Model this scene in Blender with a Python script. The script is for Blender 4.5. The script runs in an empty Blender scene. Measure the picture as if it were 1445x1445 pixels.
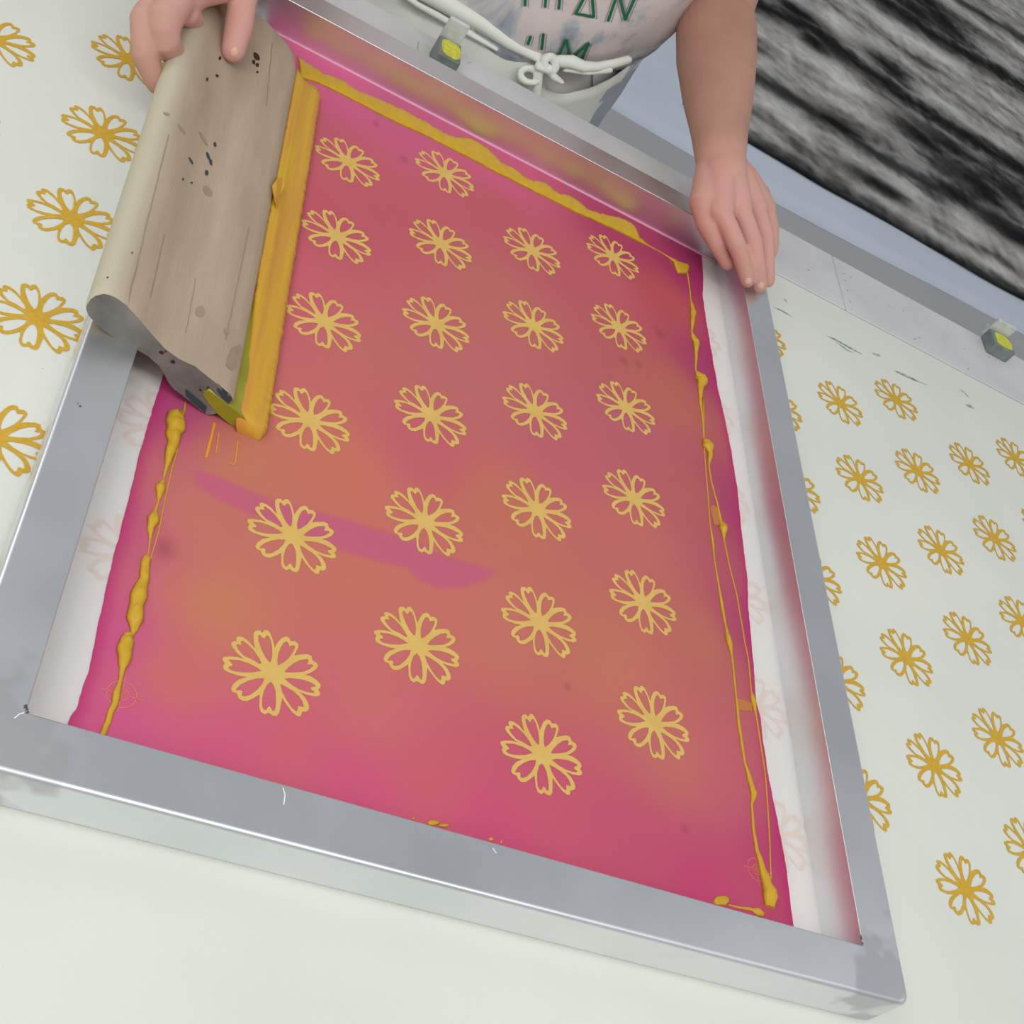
import bpy, bmesh, math, random
import numpy as np
from mathutils import Vector, Matrix, noise
from mathutils.bvhtree import BVHTree
from mathutils.geometry import tessellate_polygon
random.seed(4)
SC = bpy.context.scene
COL = SC.collection
# ------------------------------------------------------------------ camera
CAM = Vector((-0.13989139983706836, -0.9865376804861473, 0.6336073000887495))
R3 = Matrix(((0.8605803438547173, 0.007639918373350707, 0.5092574038913378),
             (0.3408229534937151, -0.7516556693074279, -0.5646711159337116),
             (0.37847217353818435, 0.6595114755978478, -0.6494639538973901)))
F = 1771.7994706725606
cd = bpy.data.cameras.new('camera'); cam = bpy.data.objects.new('camera', cd); COL.objects.link(cam)
cd.sensor_width = 36; cd.lens = F/1445*36; cd.clip_start = .02; cd.clip_end = 60
M = Matrix(((R3[0][0], -R3[1][0], -R3[2][0]), (R3[0][1], -R3[1][1], -R3[2][1]), (R3[0][2], -R3[1][2], -R3[2][2]))).to_4x4()
M.translation = CAM; cam.matrix_world = M; SC.camera = cam
RT = R3.transposed()
def ray(x, y): return (RT @ Vector(((x-722.5)/F, (y-722.5)/F, 1))).normalized()
def at(x, y, z=0.0):
    d = ray(x, y); return CAM + d*((z-CAM.z)/d.z)
def aty(x, y, yy):
    d = ray(x, y); return CAM + d*((yy-CAM.y)/d.y)
def depth(p): return (R3 @ (Vector(p)-CAM)).z
# ------------------------------------------------------------------ measured layout (metres)
X0, X1, Y0, Y1, W, H = -0.0763, 0.4856, -0.6451, 0.1422, 0.03454, 0.0376
RAIL_IN, RAIL_OUT = 0.1853, 0.2900
SP = 0.09723
# ------------------------------------------------------------------ materials
def lin(c):
    o = []
    for v in c[:3]:
        v /= 255.0
        o.append(v/12.92 if v <= .04045 else ((v+.055)/1.055)**2.4)
    return (*o, 1)
def mat(name, color=(200,200,200), rough=.6, metal=0, spec=.5, noise_amt=0, noise_scale=30, color2=None, bump=0, bump_scale=200, stretch=None, sss=0, detail=4, coat=0):
    m = bpy.data.materials.new(name); m.use_nodes = True
    nt = m.node_tree; b = nt.nodes['Principled BSDF']
    b.inputs['Base Color'].default_value = lin(color); b.inputs['Roughness'].default_value = rough
    b.inputs['Metallic'].default_value = metal; b.inputs['Specular IOR Level'].default_value = spec
    if coat: b.inputs['Coat Weight'].default_value = coat
    if sss:
        b.inputs['Subsurface Weight'].default_value = sss; b.inputs['Subsurface Radius'].default_value = (1,.35,.2); b.inputs['Subsurface Scale'].default_value = .006
    tc = nt.nodes.new('ShaderNodeTexCoord'); mp = nt.nodes.new('ShaderNodeMapping')
    nt.links.new(tc.outputs['Object'], mp.inputs['Vector'])
    if stretch: mp.inputs['Scale'].default_value = stretch
    if color2:
        n = nt.nodes.new('ShaderNodeTexNoise'); n.inputs['Scale'].default_value = noise_scale; n.inputs['Detail'].default_value = detail
        nt.links.new(mp.outputs['Vector'], n.inputs['Vector'])
        r = nt.nodes.new('ShaderNodeValToRGB'); r.color_ramp.elements[0].position = .5-noise_amt; r.color_ramp.elements[1].position = .5+noise_amt
        r.color_ramp.elements[0].color = lin(color); r.color_ramp.elements[1].color = lin(color2)
        nt.links.new(n.outputs['Fac'], r.inputs['Fac']); nt.links.new(r.outputs['Color'], b.inputs['Base Color'])
    if bump:
        n2 = nt.nodes.new('ShaderNodeTexNoise'); n2.inputs['Scale'].default_value = bump_scale; n2.inputs['Detail'].default_value = 3
        nt.links.new(mp.outputs['Vector'], n2.inputs['Vector'])
        bp = nt.nodes.new('ShaderNodeBump'); bp.inputs['Strength'].default_value = bump; bp.inputs['Distance'].default_value = .001
        nt.links.new(n2.outputs['Fac'], bp.inputs['Height']); nt.links.new(bp.outputs['Normal'], b.inputs['Normal'])
    return m
def attr_mat(name, rough=.6, spec=.4, weave=0, weave_scale=900):
    m = mat(name, rough=rough, spec=spec)
    nt = m.node_tree; b = nt.nodes['Principled BSDF']
    a = nt.nodes.new('ShaderNodeAttribute'); a.attribute_name = 'dye'
    nt.links.new(a.outputs['Color'], b.inputs['Base Color'])
    if weave:
        tc = nt.nodes.new('ShaderNodeTexCoord'); n = nt.nodes.new('ShaderNodeTexNoise'); n.inputs['Scale'].default_value = weave_scale; n.inputs['Detail'].default_value = 2
        nt.links.new(tc.outputs['Object'], n.inputs['Vector'])
        mx = nt.nodes.new('ShaderNodeMix'); mx.data_type = 'RGBA'; mx.blend_type = 'OVERLAY'; mx.inputs['Factor'].default_value = weave
        nt.links.new(a.outputs['Color'], mx.inputs['A']); nt.links.new(n.outputs['Fac'], mx.inputs['B'])
        nt.links.new(mx.outputs['Result'], b.inputs['Base Color'])
    return m
CLOTH = mat('cream_cotton', (226,227,217), .85, spec=.2, color2=(214,218,208), noise_amt=.25, noise_scale=5, bump=.12, bump_scale=900)
GOLD = mat('mustard_print', (202,160,50), .7, spec=.2, color2=(212,172,66), noise_amt=.2, noise_scale=300)
FRAY = mat('faded_print', (206,170,84), .8, spec=.1)
PENC_G = mat('green_smudge', (94,138,124), .9, color2=(196,206,198), noise_amt=.12, noise_scale=160, spec=.1)
PENC_R = mat('grey_pink_smudge', (158,140,140), .9, spec=.1, color2=(210,205,200), noise_amt=.15, noise_scale=200)
INK = mat('mustard_ink', (206,168,34), .42, spec=.35, color2=(200,156,46), noise_amt=.2, noise_scale=120, bump=.25, bump_scale=130)
INKF = mat('thin_ink_film', (215,140,60), .5, spec=.3)
EMU = attr_mat('pink_stencil_emulsion', .62, .12, weave=.10, weave_scale=1500)
EMUF = mat('ink_filled_stencil', (222,186,106), .6, spec=.12, color2=(214,176,96), noise_amt=.2, noise_scale=60)
REG = mat('registration_line', (222,132,96), .5, spec=.3)
WOOD = mat('worn_wood', (190,171,146), .66, spec=.2, color2=(162,145,125), noise_amt=.3, noise_scale=9, stretch=(6,1.0,6), bump=.25, bump_scale=90, detail=6)
WOODP = mat('highlit_worn_wood', (200,192,166), .6, spec=.3, color2=(180,168,140), noise_amt=.3, noise_scale=9, stretch=(6,1,6), bump=.2, bump_scale=90)
WOODE = mat('grey_stained_end_grain', (142,138,130), .75, spec=.2, color2=(96,98,96), noise_amt=.2, noise_scale=26, bump=.3, bump_scale=300)
STAIN = mat('dark_ink_stain', (72,50,44), .8, spec=.15)
STAINS = mat('soft_grey_stain', (152,136,116), .8, spec=.15, color2=(164,146,124), noise_amt=.2, noise_scale=120)
STAINB = mat('blue_grey_stain', (62,74,82), .7, spec=.2)
BLADE = mat('green_yellow_rubber', (158,156,26), .38, spec=.5, color2=(142,138,34), noise_amt=.2, noise_scale=40)
SKIN = mat('skin', (192,148,128), .6, spec=.2, color2=(174,132,112), noise_amt=.28, noise_scale=16, bump=.25, bump_scale=260, sss=.12)
NAIL = mat('fingernail', (216,172,158), .4, spec=.5)
APRON = mat('cream_apron_cotton', (238,240,228), .85, spec=.15, bump=.2, bump_scale=500, color2=(226,230,218), noise_amt=.25, noise_scale=12)
TROU = mat('pale_trousers', (226,222,218), .85, spec=.15, color2=(196,192,190), noise_amt=.25, noise_scale=14)
APRON_SHADE = mat('shaded_apron_side', (186,193,200), .85, spec=.15, color2=(166,174,184), noise_amt=.25, noise_scale=25)
SHIRT = mat('tie_dyed_cotton', (206,200,196), .85, spec=.15, bump=.2, bump_scale=400)
GREEN = mat('green_lettering', (32,112,78), .7, spec=.2)
LINE = mat('grey_letter_outline', (146,138,138), .8, spec=.2)
LEAD = mat('grey_painted_steel', (150,158,156), .5, metal=.4, spec=.4, color2=(112,120,118), noise_amt=.25, noise_scale=60)
STEEL = mat('bare_bracket_steel', (216,218,216), .55, metal=.2, spec=.4, color2=(190,194,192), noise_amt=.15, noise_scale=90)
YEL = mat('yellow_paint', (216,218,58), .5, spec=.4, color2=(196,192,70), noise_amt=.08, noise_scale=220)
PAPER = mat('pale_tape', (196,202,190), .8, spec=.2)
RAILM = mat('scuffed_rail_aluminium', (216,216,216), .6, metal=.08, spec=.3, color2=(202,202,203), noise_amt=.25, noise_scale=14, bump=.1, bump_scale=80)
FLOORM = mat('grey_concrete_floor', (176,178,180), .75, spec=.2, color2=(188,188,190), noise_amt=.3, noise_scale=1.6)
SHEET = mat('pale_blue_grey_sheet', (218,228,240), .8, spec=.15, color2=(208,218,230), noise_amt=.3, noise_scale=3, bump=.1, bump_scale=20)
DARK = mat('dark_seam', (80,80,80), .8)
LEGM = mat('table_steel', (90,94,98), .5, metal=.6)
WALLM = mat('painted_wall', (214,214,210), .8)
SHOE = mat('dark_shoe_leather', (40,40,44), .5)
HAIRM = mat('brown_hair', (74,54,40), .6, color2=(50,36,28), noise_amt=.2, noise_scale=40, stretch=(5,5,.5))
BEAD = mat('pale_pink_glue', (230,160,190), .4)
TYED = attr_mat('black_and_grey_dyed_cloth', .9, .1, weave=.22, weave_scale=60)
# aluminium frame: brushed, mottled, darker ground areas at the welded corners
def alu():
    m = mat('brushed_aluminium', (196,199,203), .3, metal=1)
    nt = m.node_tree; b = nt.nodes['Principled BSDF']; L = nt.links
    tc = nt.nodes.new('ShaderNodeTexCoord')
    n = nt.nodes.new('ShaderNodeTexNoise'); n.inputs['Scale'].default_value = 9; n.inputs['Detail'].default_value = 5; L.new(tc.outputs['Object'], n.inputs['Vector'])
    r = nt.nodes.new('ShaderNodeValToRGB'); r.color_ramp.elements[0].position = .34; r.color_ramp.elements[1].position = .66
    r.color_ramp.elements[0].color = lin((226,229,232)); r.color_ramp.elements[1].color = lin((236,238,240)); L.new(n.outputs['Fac'], r.inputs['Fac'])
    a = nt.nodes.new('ShaderNodeAttribute'); a.attribute_name = 'ground'
    n3 = nt.nodes.new('ShaderNodeTexNoise'); n3.inputs['Scale'].default_value = 28; L.new(tc.outputs['Object'], n3.inputs['Vector'])
    ad = nt.nodes.new('ShaderNodeMath'); ad.operation = 'MULTIPLY_ADD'; ad.inputs[1].default_value = .9; L.new(n3.outputs['Fac'], ad.inputs[0]); L.new(a.outputs['Fac'], ad.inputs[2])
    st = nt.nodes.new('ShaderNodeMapRange'); st.inputs['From Min'].default_value = .92; st.inputs['From Max'].default_value = 1.0; L.new(ad.outputs[0], st.inputs['Value'])
    mx = nt.nodes.new('ShaderNodeMix'); mx.data_type = 'RGBA'; L.new(st.outputs[0], mx.inputs['Factor']); L.new(r.outputs['Color'], mx.inputs['A']); mx.inputs['B'].default_value = lin((204,205,208))
    L.new(mx.outputs['Result'], b.inputs['Base Color'])
    mr = nt.nodes.new('ShaderNodeMapRange'); mr.inputs['To Min'].default_value = .30; mr.inputs['To Max'].default_value = .46; L.new(n.outputs['Fac'], mr.inputs['Value'])
    ro = nt.nodes.new('ShaderNodeMath'); ro.operation = 'MULTIPLY_ADD'; ro.inputs[1].default_value = .12; L.new(st.outputs[0], ro.inputs[0]); L.new(mr.outputs[0], ro.inputs[2]); L.new(ro.outputs[0], b.inputs['Roughness'])
    return m
ALU = alu()
def mesh_mat():
    m = mat('sheer_polyester_mesh', (250,243,242), .6, spec=.25)
    nt = m.node_tree; b = nt.nodes['Principled BSDF']; out = nt.nodes['Material Output']
    t = nt.nodes.new('ShaderNodeBsdfTransparent'); mx = nt.nodes.new('ShaderNodeMixShader'); mx.inputs[0].default_value = .60
    nt.links.new(t.outputs[0], mx.inputs[1]); nt.links.new(b.outputs[0], mx.inputs[2]); nt.links.new(mx.outputs[0], out.inputs['Surface'])
    return m
MESHM = mesh_mat()
# shirt colours: soft grey-blue and pink clouds
def shirt_cols():
    nt = SHIRT.node_tree; b = nt.nodes['Principled BSDF']; L = nt.links
    tc = nt.nodes.new('ShaderNodeTexCoord')
    n = nt.nodes.new('ShaderNodeTexNoise'); n.inputs['Scale'].default_value = 13; n.inputs['Detail'].default_value = 6; n.inputs['Roughness'].default_value = .6; n.inputs['Distortion'].default_value = .6
    L.new(tc.outputs['Object'], n.inputs['Vector'])
    r = nt.nodes.new('ShaderNodeValToRGB'); e = r.color_ramp.elements
    e[0].position = .34; e[0].color = lin((126,132,146)); e[1].position = .44; e[1].color = lin((178,184,190))
    e2 = r.color_ramp.elements.new(.52); e2.color = lin((216,206,202)); e3 = r.color_ramp.elements.new(.64); e3.color = lin((222,212,206)); e4 = r.color_ramp.elements.new(.75); e4.color = lin((190,196,202))
    L.new(n.outputs['Fac'], r.inputs['Fac']); L.new(r.outputs['Color'], b.inputs['Base Color'])
shirt_cols()
# ------------------------------------------------------------------ object helpers
def link_mesh(name, me, parent=None, m=None, smooth=False):
    o = bpy.data.objects.new(name, me); COL.objects.link(o)
    if m is not None:
        for k in (m if isinstance(m, (list, tuple)) else [m]): me.materials.append(k)
    if smooth:
        for p in me.polygons: p.use_smooth = True
    if parent: o.parent = parent
    return o
def obj(name, bm, m, parent=None, smooth=False, sharp=None):
    me = bpy.data.meshes.new(name); bmesh.ops.recalc_face_normals(bm, faces=bm.faces) if not sharp == 'keep' else None
    bm.to_mesh(me); bm.free()
    return link_mesh(name, me, parent, m, smooth)
def merge(o, bm, mats):
    """adds surface marks to an existing part's own mesh"""
    me = o.data; off = len(me.materials)
    for k in mats: me.materials.append(k)
    for f in bm.faces: f.material_index += off
    tmp = bpy.data.meshes.new('tmp'); bm.to_mesh(tmp); bm.free()
    b2 = bmesh.new(); b2.from_mesh(me); b2.from_mesh(tmp); b2.to_mesh(me); b2.free(); bpy.data.meshes.remove(tmp)
def thing(name, label, cat, loc=(0,0,0), group=None):
    o = bpy.data.objects.new(name, None); COL.objects.link(o); o.location = loc; o.empty_display_size = .05
    o['label'] = label; o['category'] = cat
    if group: o['group'] = group
    bpy.context.view_layer.update()
    return o
def tag(o, label, cat, group=None):
    o['label'] = label; o['category'] = cat
    if group: o['group'] = group
    return o
def keep(o):      # parent without moving (world coordinates were used for the mesh)
    o.matrix_parent_inverse = o.parent.matrix_world.inverted(); return o
def box(bm, lo, hi, bev=0, mi=0, segs=2):
    r = bmesh.ops.create_cube(bm, size=1); vs = r['verts']
    for v in vs: v.co = Vector([lo[i]+(hi[i]-lo[i])*(v.co[i]+.5) for i in range(3)])
    fs = list({f for v in vs for f in v.link_faces})
    for f in fs: f.material_index = mi
    if bev:
        es = list({e for v in vs for e in v.link_edges})
        rr = bmesh.ops.bevel(bm, geom=es, offset=bev, segments=segs, affect='EDGES', profile=.5)
        for f in rr['faces']: f.material_index = mi
def tube(bm, pts, rads, n=12, mi=0, flat=None, cap=True):
    """tapered round tube through pts; flat=(vector, factor) squashes along a direction"""
    pts = [Vector(p) for p in pts]; rings = []
    P, Rr = [], []
    if cap:
        d0 = (pts[0]-pts[1]).normalized(); d1 = (pts[-1]-pts[-2]).normalized()
        for a in (80,55,28): P.append(pts[0]+d0*rads[0]*math.sin(math.radians(a))); Rr.append(rads[0]*math.cos(math.radians(a)))
        P += pts; Rr += list(rads)
        for a in (28,55,80): P.append(pts[-1]+d1*rads[-1]*math.sin(math.radians(a))); Rr.append(rads[-1]*math.cos(math.radians(a)))
    else: P, Rr = pts, list(rads)
    up = Vector((0,0,1)); t0 = (P[1]-P[0]).normalized()
    if abs(t0.z) > .9: up = Vector((1,0,0))
    for i, p in enumerate(P):
        a = P[max(i-1,0)]; b = P[min(i+1,len(P)-1)]; t = (b-a).normalized()
        s = t.cross(up).normalized(); u = s.cross(t).normalized(); up = u
        ring = []
        for k in range(n):
            q = 2*math.pi*k/n; off = (s*math.cos(q)+u*math.sin(q))*Rr[i]
            if flat: off -= flat[0]*(off.dot(flat[0])*(1-flat[1]))
            ring.append(bm.verts.new(p+off))
        rings.append(ring)
    for a, b in zip(rings, rings[1:]):
        for k in range(n):
            f = bm.faces.new((a[k], a[(k+1)%n], b[(k+1)%n], b[k])); f.material_index = mi; f.smooth = True
    for ring in (rings[0], rings[-1]):
        f = bm.faces.new(ring); f.material_index = mi; f.smooth = True
def loft(bm, rings, cap=True, mi=0, close=True):
    vs = [[bm.verts.new(p) for p in r] for r in rings]
    for a, b in zip(vs, vs[1:]):
        n = len(a)
        for k in range(n if close else n-1):
            f = bm.faces.new((a[k], a[(k+1)%n], b[(k+1)%n], b[k])); f.material_index = mi; f.smooth = True
    if cap:
        for r in (vs[0], vs[-1]): bm.faces.new(r).material_index = mi
    return vs
def polyface(bm, outer, holes=(), mi=0, z=None):
    """flat faces with holes; outer/holes are lists of Vectors"""
    loops = [list(outer)]+[list(h) for h in holes]
    flat = [v for l in loops for v in l]
    tris = tessellate_polygon([[Vector((p.x, p.y, 0)) for p in l] for l in loops])
    vs = [bm.verts.new(p) for p in flat]
    for t in tris:
        a, b, c = [vs[i] for i in t]
        if (b.co-a.co).cross(c.co-a.co).z < 0: b, c = c, b
        try: f = bm.faces.new((a, b, c)); f.material_index = mi
        except ValueError: pass
def seg_ribbon(bm, pts, w, zf, mi):
    """flat line of width w on the surface height zf(x,y)"""
    pts = [Vector((p[0], p[1], 0)) for p in pts]; L, Rr = [], []
    for i, p in enumerate(pts):
        t = (pts[min(i+1,len(pts)-1)]-pts[max(i-1,0)]).normalized(); nrm = Vector((-t.y, t.x, 0))
        ww = w[i] if isinstance(w, (list, tuple)) else w
        for lst, s in ((L,1),(Rr,-1)):
            q = p+nrm*s*ww/2; lst.append(bm.verts.new((q.x, q.y, zf(q.x, q.y))))
    for i in range(len(pts)-1):
        f = bm.faces.new((Rr[i], Rr[i+1], L[i+1], L[i])); f.material_index = mi
def crumple(bm, amp, sc):
    for v in bm.verts: v.co += noise.noise_vector(v.co*sc)*amp + noise.noise_vector(v.co*sc*3)*amp*.35
def n3(x, y, z, s=1.0): return noise.noise(Vector((x*s, y*s, z*s)))
# ------------------------------------------------------------------ flower motif (traced on the stencil plane)
ZO = [(515,440),(497,300),(500,235),(530,207),(580,208),(608,238),(640,205),(680,205),(710,240),(735,300),(755,370),(765,430),(800,370),(850,310),(905,285),(950,300),(975,345),(1030,345),(1070,380),(1065,430),(1030,500),(1015,530),(1090,515),(1180,510),(1235,530),(1250,590),(1310,625),(1322,660),(1290,710),(1220,750),(1150,772),(1220,790),(1300,840),(1350,890),(1352,935),(1320,962),(1345,1000),(1340,1040),(1290,1052),(1180,1030),(1090,995),(1160,1070),(1200,1150),(1205,1215),(1170,1245),(1120,1245),(1100,1300),(1060,1305),(990,1250),(920,1160),(862,1070),(845,1160),(825,1260),(790,1300),(740,1295),(690,1258),(640,1280),(590,1250),(570,1180),(575,1090),(575,1025),(500,1070),(420,1108),(350,1105),(305,1070),(285,1015),(225,990),(208,950),(240,890),(310,835),(415,802),(300,785),(180,745),(120,710),(108,660),(132,630),(100,585),(110,548),(190,540),(290,548),(375,572),(290,500),(225,420),(210,375),(240,345),(285,348),(275,300),(310,282),(370,300),(440,350)]
ZH = [[(695,610),(640,540),(590,430),(560,340),(555,275),(580,262),(610,300),(635,310),(665,270),(695,280),(720,340),(735,420),(738,520),(725,590),(710,615)],
[(808,655),(800,600),(810,520),(840,430),(880,365),(920,345),(945,370),(955,410),(985,400),(1025,400),(1030,420),(1000,490),(940,570),(870,625)],
[(890,735),(940,680),(1020,620),(1110,580),(1190,572),(1200,600),(1180,640),(1240,640),(1260,660),(1220,700),(1140,735),(1020,745),(930,745)],
[(890,825),(960,815),(1100,830),(1200,860),(1280,900),(1290,920),(1230,935),(1235,965),(1275,990),(1260,1008),(1180,995),(1080,960),(980,900)],
[(838,890),(900,920),(1000,980),(1080,1050),(1120,1110),(1140,1180),(1120,1185),(1065,1170),(1060,1220),(1040,1245),(980,1190),(920,1100),(860,990)],
[(722,865),(755,910),(780,990),(785,1080),(780,1180),(765,1235),(740,1235),(715,1190),(690,1175),(660,1220),(630,1225),(605,1180),(605,1090),(625,990),(670,900)],
[(635,820),(610,890),(540,970),(450,1035),(380,1052),(345,1040),(355,985),(320,970),(280,980),(275,955),(330,900),(430,850),(540,820)],
[(600,725),(540,680),(440,630),(320,590),(200,580),(180,590),(230,640),(225,660),(180,670),(175,690),(230,725),(350,745),(480,745)],
[(600,632),(570,560),(500,460),(430,390),(360,340),(335,345),(345,395),(300,385),(275,395),(300,450),(370,530),(480,580),(570,635)]]
_c = at(300+740*160/1445, 870+752*160/1445)
def _tr(l): return [at(300+x*160/1445, 870+y*160/1445)-_c for x, y in l]
FO, FH = _tr(ZO), [_tr(h) for h in ZH]
def flower(bm, x, y, ang, zf, mi, s=1.0):
    c, sn = math.cos(ang)*s, math.sin(ang)*s
    def tf(l): return [Vector((x+c*p.x-sn*p.y, y+sn*p.x+c*p.y, zf(x+c*p.x-sn*p.y, y+sn*p.x+c*p.y))) for p in l]
    polyface(bm, tf(FO), [tf(h) for h in FH], mi)
def lattice(o, r, ij):
    c, s = math.cos(r), math.sin(r); out = []
    for i, j in ij:
        x, y = i*SP, -j*.055; out.append((o[0]+c*x-s*y, o[1]+s*x+c*y))
    return out
# ------------------------------------------------------------------ table
TX0, TX1, TY0 = -1.35, 2.15, -1.12
tbl = thing('print_table', 'long fabric-covered printing table edged by a pale scuffed metal rail', 'table', (.4, -.4, -.85))
bm = bmesh.new(); box(bm, (TX0, TY0, -.06), (TX1, RAIL_IN-.0005, -.004), .003)
keep(obj('tabletop', bm, mat('table_padding', (190,186,176), .8), tbl))
for xs, xe in ((TX0, .6868), (.6878, TX1)):
    bm = bmesh.new(); box(bm, (xs, RAIL_IN, -.055), (xe, RAIL_OUT, .0006), .0012)
    # scratches on the rail
    random.seed(int(xe*100))
    for k in range(26 if xs > .5 else 8):
        x = random.uniform(.55, 1.15) if xs > .5 else random.uniform(.1, .65); x = min(max(x, xs+.01), xe-.02); y = random.uniform(RAIL_IN+.008, RAIL_OUT-.008); a = random.uniform(.2, 1.4); l = random.uniform(.001, .006)
        seg_ribbon(bm, [(x, y), (x+l*math.cos(a), y+l*math.sin(a))], random.uniform(.0004,.0012), lambda x, y: .0008, 1)
    keep(obj('registration_rail', bm, [RAILM, STAINS], tbl))
for x in (TX0+.1, 1.9):
    for y in (TY0+.1, RAIL_IN-.08):
        bm = bmesh.new(); box(bm, (x-.03, y-.03, -.85), (x+.03, y+.03, -.061), .004); keep(obj('leg', bm, LEGM, tbl))
bm = bmesh.new(); box(bm, (TX0+.13, -.5, -.70), (1.87, -.44, -.64), .004)
box(bm, (TX0+.07, TY0+.131, -.70), (TX0+.13, RAIL_IN-.111, -.64), .004); box(bm, (1.87, TY0+.131, -.70), (1.93, RAIL_IN-.111, -.64), .004)
keep(obj('stretcher', bm, LEGM, tbl))
# ------------------------------------------------------------------ cream fabric with its gold print
def fz(x, y):
    d = max(X0-W-.02-x, x-X1-W-.012, Y0-W-.03-y, y-Y1-W-.02, 0)
    k = min(d/.08, 1)
    e = min(max((RAIL_IN-.004-y)/.05, 0), 1)
    w = .0019*noise.noise(Vector((x*7, y*5, 1.3))) + .0005*noise.noise(Vector((x*18+y*14, y*5-x*4, 4.1)))
    # long shallow creases
    w += .0006*max(0, 1-abs((y+.33*x+.12*math.sin(x*5)) % .31-.15)/.012)*(.5+.5*noise.noise(Vector((x*3, y*3, 9))))
    return -.0012 + k*e*max(w, -.0012)
bm = bmesh.new(); xs = np.linspace(TX0+.01, TX1-.01, 300); ys = np.linspace(TY0+.005, RAIL_IN-.0008, 130)
g = [[bm.verts.new((x, y, fz(x, y))) for x in xs] for y in ys]
for j in range(len(ys)-1):
    for i in range(len(xs)-1): bm.faces.new((g[j][i], g[j][i+1], g[j+1][i+1], g[j+1][i])).smooth = True
# hem turned down a little below so the cloth has thickness
zf = lambda x, y: fz(x, y)+.00045
RO, RRr = (0.638810335, -7.47e-05), .022863
LO, LRr = (-0.147185, -0.006858), .020934
even, odd = [0,2,4,6,8,10], [-1,1,3,5,7,9]
Rij = [(i, j) for i in range(-2, 8) for j in (even if i % 2 == 0 else odd)]
Lij = [(i, j) for i in range(-6, 2) for j in (even if i % 2 == 0 else odd)]
for x, y in lattice(RO, RRr, Rij): flower(bm, x, y, .012, zf, 1)
for x, y in lattice(LO, LRr, Lij): flower(bm, x, y, .010, zf, 1)
def smudge(pts, w, mi):
    seg_ribbon(bm, [at(*p)[:2] for p in pts], w, lambda x, y: zf(x, y)+.0001, mi)
smudge([(1168,474),(1182,480),(1198,489),(1217,499)], [.0008,.003,.003,.0006], 2)
smudge([(1262,522),(1276,528),(1290,535),(1309,543)], [.0008,.0045,.003,.0005], 2)
smudge([(1180,482),(1196,493),(1205,497)], [.0006,.0018,.0005], 2)
smudge([(1091,432),(1104,438),(1118,447)], [.0006,.002,.0004], 2)
smudge([(1232,498),(1238,500),(1243,501)], [.001,.004,.001], 3)
smudge([(1355,549),(1361,553),(1368,561)], [.0006,.0022,.0005], 3)
smudge([(1364,571),(1370,573),(1375,576)], [.002,.006,.0015], 3)
smudge([(1107,421),(1109,424),(1111,426)], [.001,.002,.001], 3)
fab = obj('printed_fabric', bm, [CLOTH, GOLD, PENC_G, PENC_R], sharp='keep')
tag(fab, 'cream cotton cloth with rows of mustard flower outlines spread over the printing table', 'fabric')
# ------------------------------------------------------------------ screen frame
scr = thing('screen_frame', 'large aluminium screen printing frame with pink flower stencil, lying on cream cloth', 'printing screen', (.2, -.25, 0))
def frame_bm():
    bm = bmesh.new()
    # section in (inward offset u from the outer edge, z)
    z0 = .0002; rb = .0032; sec = []
    def arc(cx, cz, r, a0, a1, n=5):
        for k in range(n+1):
            a = math.radians(a0+(a1-a0)*k/n); sec.append((cx+r*math.cos(a), cz+r*math.sin(a)))
    arc(rb, z0+rb, rb, 270, 180); arc(rb, H-rb, rb, 180, 90); arc(W-.0008, H-.0008, .0008, 90, 0, 3); sec.append((W, z0))
    ox0, ox1, oy0, oy1 = X0-W, X1+W, Y0-W, Y1+W
    loops = []
    def ringpts(u):
        pts = []; rc = .009*max(0, 1-u/(W*.55))
        for cx, cy, sx, sy, a0 in ((ox1-u, oy0+u, -1, 1, 270), (ox1-u, oy1-u, -1, -1, 0), (ox0+u, oy1-u, 1, -1, 90), (ox0+u, oy0+u, 1, 1, 180)):
            for k in range(6):
                a = math.radians(a0+90*k/5); r = max(rc, .0003); pts.append((cx+sx*r+r*math.cos(a), cy+sy*r+r*math.sin(a)))
        # subdivide the long sides
        out = []
        for i, p in enumerate(pts):
            q = pts[(i+1) % len(pts)]; out.append(p); L = math.dist(p, q)
            if L > .2:
                for s in (.02, .06, .11, .2, .5, .8, .89, .94, .98): out.append((p[0]+(q[0]-p[0])*s, p[1]+(q[1]-p[1])*s))
        return out
    n = None
    for u, z in sec: loops.append([bm.verts.new((x, y, z)) for x, y in ringpts(u)])
    n = len(loops[0])
    for i in range(len(loops)):
        a, b = loops[i], loops[(i+1) % len(loops)]
        for k in range(n):
            f = bm.faces.new((a[k], a[(k+1) % n], b[(k+1) % n], b[k])); f.smooth = math.dist(sec[i], sec[(i+1) % len(sec)]) < .003
    return bm
fr = keep(obj('aluminium_bars', frame_bm(), ALU, scr)); me = fr.data
at_ = me.attributes.new('ground', 'FLOAT', 'POINT')
for i, v in enumerate(me.vertices):
    d = min(math.hypot(v.co.x-cx, v.co.y-cy) for cx in (X0-W/2, X1+W/2) for cy in (Y0-W/2, Y1+W/2)); at_.data[i].value = max(0, .75-d/.035*.25)
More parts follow.
